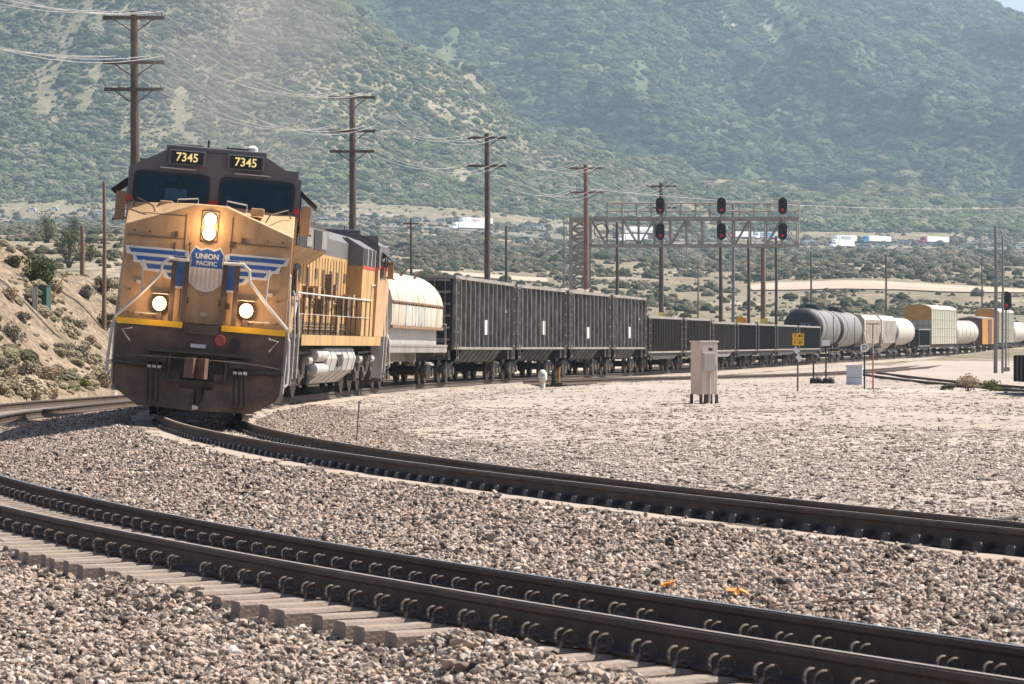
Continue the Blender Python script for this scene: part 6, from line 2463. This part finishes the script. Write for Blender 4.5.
def semi(px, y, Y, label, cabc, trailc='white', L_=17.5, text=None, stripe=None, cab=True):
    p = at(px, y, Y)
    z = float(terrain(np.array([p.x]), np.array([Y]))[0]) + .4
    t = thing('semi_truck', label, 'truck', (p.x, Y, max(z, p.z - .5)), (0, 0, PI / 2 + R(46)), 'trucks on the highway')
    L_ *= 1.3
    h = L_ / 2
    fr = h - 4.2
    tr = MB().b2(-1.28, 1.28, -h, fr, 1.15, 4.05).build('trailer', paint(trailc, PAINTS[trailc]), t, bevel=.05)
    MB().b2(-.5, .5, -h + .3, fr + 3.2, .75, 1.1).build('chassis', MAT_UNDER, t)
    if stripe:
        for sx in (-1, 1):
            MB().b2(sx * 1.28, sx * 1.30, -h + 5.2, fr - 1.0, 1.8, 3.5).build('side_graphic', paint(stripe, PAINTS[stripe]), tr)
    if text:
        for k, (tx, col, off) in enumerate(text):
            # the side seen by the camera is local +x, forward is to the left
            text_mesh(tx, 2.0, col, 'lettering', tr, Matrix.Translation((1.31, off, 2.6)) @ Matrix.Rotation(PI / 2, 4, 'Z') @ Matrix.Rotation(PI / 2, 4, 'X'), bold=.03)
            text_mesh(tx, 2.0, col, 'lettering', tr, Matrix.Translation((-1.31, off, 2.6)) @ Matrix.Rotation(-PI / 2, 4, 'Z') @ Matrix.Rotation(PI / 2, 4, 'X'), bold=.03)
    if cab:
        pr = [(fr + .5, .7), (h, .7), (h + .05, 1.6), (h - 1.1, 1.95), (h - 1.5, 2.9), (h - 2.2, 3.75), (fr + .6, 3.8)]
        cb = MB().prism(pr, -1.2, 1.2, 'yz').build('cab', paint(cabc, PAINTS[cabc]), t, bevel=.06)
        for sx in (-1, 1):
            MB().prism([(h - 2.3, 2.0), (h - 1.35, 2.0), (h - 1.6, 2.75), (h - 2.3, 2.75)], sx * 1.2, sx * 1.22, 'yz').build('window', MAT_GLASS, cb)
        MB().b2(-1.05, 1.05, h - 1.42, h - 1.36, 2.0, 2.8).build('windshield', MAT_GLASS, cb)
        wheel_pair(t, h - .9)
        wheel_pair(t, fr + 1.2)
        wheel_pair(t, fr + .1)
    wheel_pair(t, -h + 1.2)
    wheel_pair(t, -h + 2.5)
    return t


def car(px, y, Y, label, col, kind='car', face=1):
    p = at(px, y, Y)
    z = float(terrain(np.array([p.x]), np.array([Y]))[0]) + .36
    t = thing('parked_car' if kind == 'parked' else 'car', label, 'car', (p.x, Y, max(z, p.z - .4)), (0, 0, face * PI / 2), 'cars beyond the train')
    s = 1.25
    prof = [(-2.3, .35), (2.3, .35), (2.35, .8), (1.2, .98), (.55, 1.5), (-1.5, 1.55), (-2.25, 1.0), (-2.35, .7)]
    b = MB().prism([(a * s, c * s) for a, c in prof], -.9 * s, .9 * s, 'yz').build('body', paint(col, PAINTS[col]), t, bevel=.08)
    for sx in (-1, 1):
        MB().prism([(a * s, c * s) for a, c in [(-1.7, 1.0), (1.0, 1.0), (.5, 1.43), (-1.35, 1.46)]], sx * .9 * s, sx * .915 * s, 'yz').build('window', MAT_GLASS, b)
    wheel_pair(t, 1.5 * s, .36 * s, .95 * s)
    wheel_pair(t, -1.5 * s, .36 * s, .95 * s)
    return t


HY, HL = 1812, 1675
MAT_PURPLE = M('letter_purple', (.10, .04, .22), .5)
MAT_LORANGE = M('letter_orange', (.75, .22, .03), .5)
semi(475, 226.5, HY, 'white truck with a lettered white trailer on the highway left of the third pole', 'white', 'white', 19, [('Fed', MAT_PURPLE, 1.8), ('Ex', MAT_LORANGE, -1.4)])
semi(467, 238, HL, 'plain white trailer truck on the lower lanes under the lettered one', 'white', 'white', 17)
semi(637, 233.5, HY, 'upper white truck seen through the signal bridge near its tower', 'white', 'white', 17)
semi(632, 243, HL, 'lower white truck seen through the signal bridge near its tower', 'white', 'white', 15.5)
semi(740, 238, HY, 'red-cabbed truck with a white trailer seen through the signal bridge', 'red', 'white', 14.5)
semi(765, 238.5, HY, 'truck with a pale blue trailer seen through the right half of the signal bridge', 'white', 'silver', 14, stripe='blue')
semi(844, 242, HY, 'white truck with a blue and white graphic on its trailer', 'white', 'white', 14.5, stripe='silver')
semi(876, 242.5, HY, 'blue-cabbed truck pulling a white trailer on the highway', 'blue', 'white', 18)
semi(934, 245, HY, 'dark red-cabbed truck pulling a white trailer at the right of the highway', 'red', 'white', 18)
semi(842, 251.5, HL, 'white truck on the lower lanes under the blue-cabbed one', 'white', 'white', 13)
for i, (px, y, Y, col, lb) in enumerate([
        (384, 222, HY, 'white', 'white car on the highway behind the trailing locomotive'), (417, 222.5, HY, 'silver', 'silver car on the highway just right of the thin crossarm pole'),
        (440, 223, HY, 'silver', 'silver car following the lettered white truck'), (528, 227, HY, 'silver', 'silver car right of the third tall pole on the highway'),
        (539, 228, HY, 'white', 'white car ahead of the silver one right of the third tall pole'), (523, 240, 1480, 'dark', 'dark car parked on the upper dirt track'),
        (402, 266, 1000, 'dark', 'dark car on the pale dirt road above the coil car'), (905, 243, HY, 'silver', 'silver car between the blue and the red cabbed trucks'),
        (972, 246, HY, 'white', 'small white car behind the red-cabbed truck'), (985, 246.5, HY, 'white', 'white van-like car near the twin grey poles'),
        (866, 252, HL, 'silver', 'silver car right of the lower white truck'), (879, 252.5, HL, 'white', 'white car on the lower lanes under the blue-cabbed truck'),
        (963, 255, HL, 'silver', 'pale car alone on the lower lanes, right part'), (1019, 257, HL, 'white', 'white car on the lower lanes at the right edge'),
        (808, 242, HY, 'white', 'white car just right of the signal bridge'), (31, 211, HY, 'white', 'first white van high on the far left road'),
        (53, 210, HY, 'white', 'second white van high on the far left road'), (100, 214, HY, 'white', 'white van on the far left road beside the locomotive'),
        (5, 224, HL, 'silver', 'silver car at the left edge on the lower road'), (18, 224.5, HL, 'white', 'white car on the lower road at far left'),
        (39, 224, HL, 'silver', 'silver car before the rounded tree at far left'), (322, 219, HY, 'white', 'white car just right of the leading cab roof'),
        (340, 220, HY, 'silver', 'pale car below the second tall pole')]):
    car(px, y, Y, lb, col)

# ------------------------------------------------------------------ small loose things in the gravel
MAT_LEAFO = M('orange_litter', (.62, .25, .05), .7)
for px, y, dd_, lb in ((668, 585, .05, 'small orange scrap beside the near rail'), (738, 593, .07, 'larger orange scrap beside the near rail')):
    X_, Y_ = None, None
    best = None
    for Yq_ in np.linspace(12, 30, 400):
        Xq = (px - 512) / F_PX * Yq_
        d_q, Ys_q = near_path([Xq], [Yq_])
        zq = float(bed_z(d_q, Ys_q)[0]) + .045
        e = abs(zq - (ZC + (YH - y) * Yq_ / F_PX))
        if best is None or e < best[0]:
            best = (e, Xq, Yq_, zq)
    _, X_, Y_, z_ = best
    m = MB()
    for k in range(7):
        a = rng.uniform(0, 6.28)
        m.box((X_ + math.cos(a) * dd_ * .6, Y_ + math.sin(a) * dd_ * .6, z_ + rng.uniform(0, .025)), (dd_ * .9, dd_ * .45, .006), (rng.uniform(-.7, .7), rng.uniform(-.7, .7), a))
    tag(m.build('orange_scrap', MAT_LEAFO, None), lb, 'litter', 'orange scraps in the ballast')
best = []
for (px, y) in ((775, 606), (830, 601), (883, 598)):
    q = None
    for Yq_ in np.linspace(12, 30, 400):
        Xq = (px - 512) / F_PX * Yq_
        d_q, Ys_q = near_path([Xq], [Yq_])
        zq = float(bed_z(d_q, Ys_q)[0]) + .055
        e = abs(zq - (ZC + (YH - y) * Yq_ / F_PX))
        if q is None or e < q[0]:
            q = (e, Xq, Yq_, zq)
    best.append(q[1:])
tag(MB().tube(best, .007, 6).build('rusty_rod', MAT_POLERUST, None), 'thin rusty rod lying on the ballast beside the near rail', 'rod')

# ------------------------------------------------------------------ air
hz = MB().b2(-2300, 2300, -30, 5600, -4, 760).build('haze', None, None)
tag(hz, 'pale summer haze in the valley air', 'haze', kind='stuff')
hm = bpy.data.materials.new('haze_air')
hm.use_nodes = True
n, l = hm.node_tree.nodes, hm.node_tree.links
n.remove(n['Principled BSDF'])
pv = n.new('ShaderNodeVolumePrincipled')
pv.inputs['Color'].default_value = (.58, .78, 1.0, 1)
pv.inputs['Density'].default_value = .000092
pv.inputs['Anisotropy'].default_value = .25
l.new(pv.outputs[0], n['Material Output'].inputs['Volume'])
hz.data.materials.append(hm)

# thin diesel exhaust drifting above the leading locomotive
bm = bmesh.new()
bmesh.ops.create_icosphere(bm, subdivisions=3, radius=1)
me = bpy.data.meshes.new('exhaust_smoke')
bm.to_mesh(me)
bm.free()
sm_ = bpy.data.objects.new('exhaust_smoke', me)
COL.objects.link(sm_)
sm_.location = (-6.3, 80, 8.2)
sm_.scale = (3.4, 6, 4.2)
tag(sm_, 'thin grey exhaust smoke drifting over the leading locomotive', 'smoke', kind='stuff')
mm = bpy.data.materials.new('exhaust')
mm.use_nodes = True
n, l = mm.node_tree.nodes, mm.node_tree.links
n.remove(n['Principled BSDF'])
pv = n.new('ShaderNodeVolumePrincipled')
pv.inputs['Color'].default_value = (.50, .475, .44, 1)
tc = n.new('ShaderNodeTexCoord')
ln = n.new('ShaderNodeVectorMath')
ln.operation = 'LENGTH'
l.new(tc.outputs['Object'], ln.inputs[0])
mr = n.new('ShaderNodeMapRange')
mr.inputs[1].default_value = 1.0
mr.inputs[2].default_value = .1
l.new(ln.outputs['Value'], mr.inputs[0])
nz = n.new('ShaderNodeTexNoise')
nz.inputs['Scale'].default_value = 2.2
nz.inputs['Detail'].default_value = 4
l.new(tc.outputs['Object'], nz.inputs['Vector'])
m2 = n.new('ShaderNodeMapRange')
m2.inputs[1].default_value = .38
m2.inputs[2].default_value = .72
m2.inputs[4].default_value = .15
l.new(nz.outputs['Fac'], m2.inputs[0])
mu = n.new('ShaderNodeMath')
mu.operation = 'MULTIPLY'
l.new(mr.outputs[0], mu.inputs[0])
l.new(m2.outputs[0], mu.inputs[1])
l.new(mu.outputs[0], pv.inputs['Density'])
l.new(pv.outputs[0], n['Material Output'].inputs['Volume'])
me.materials.append(mm)
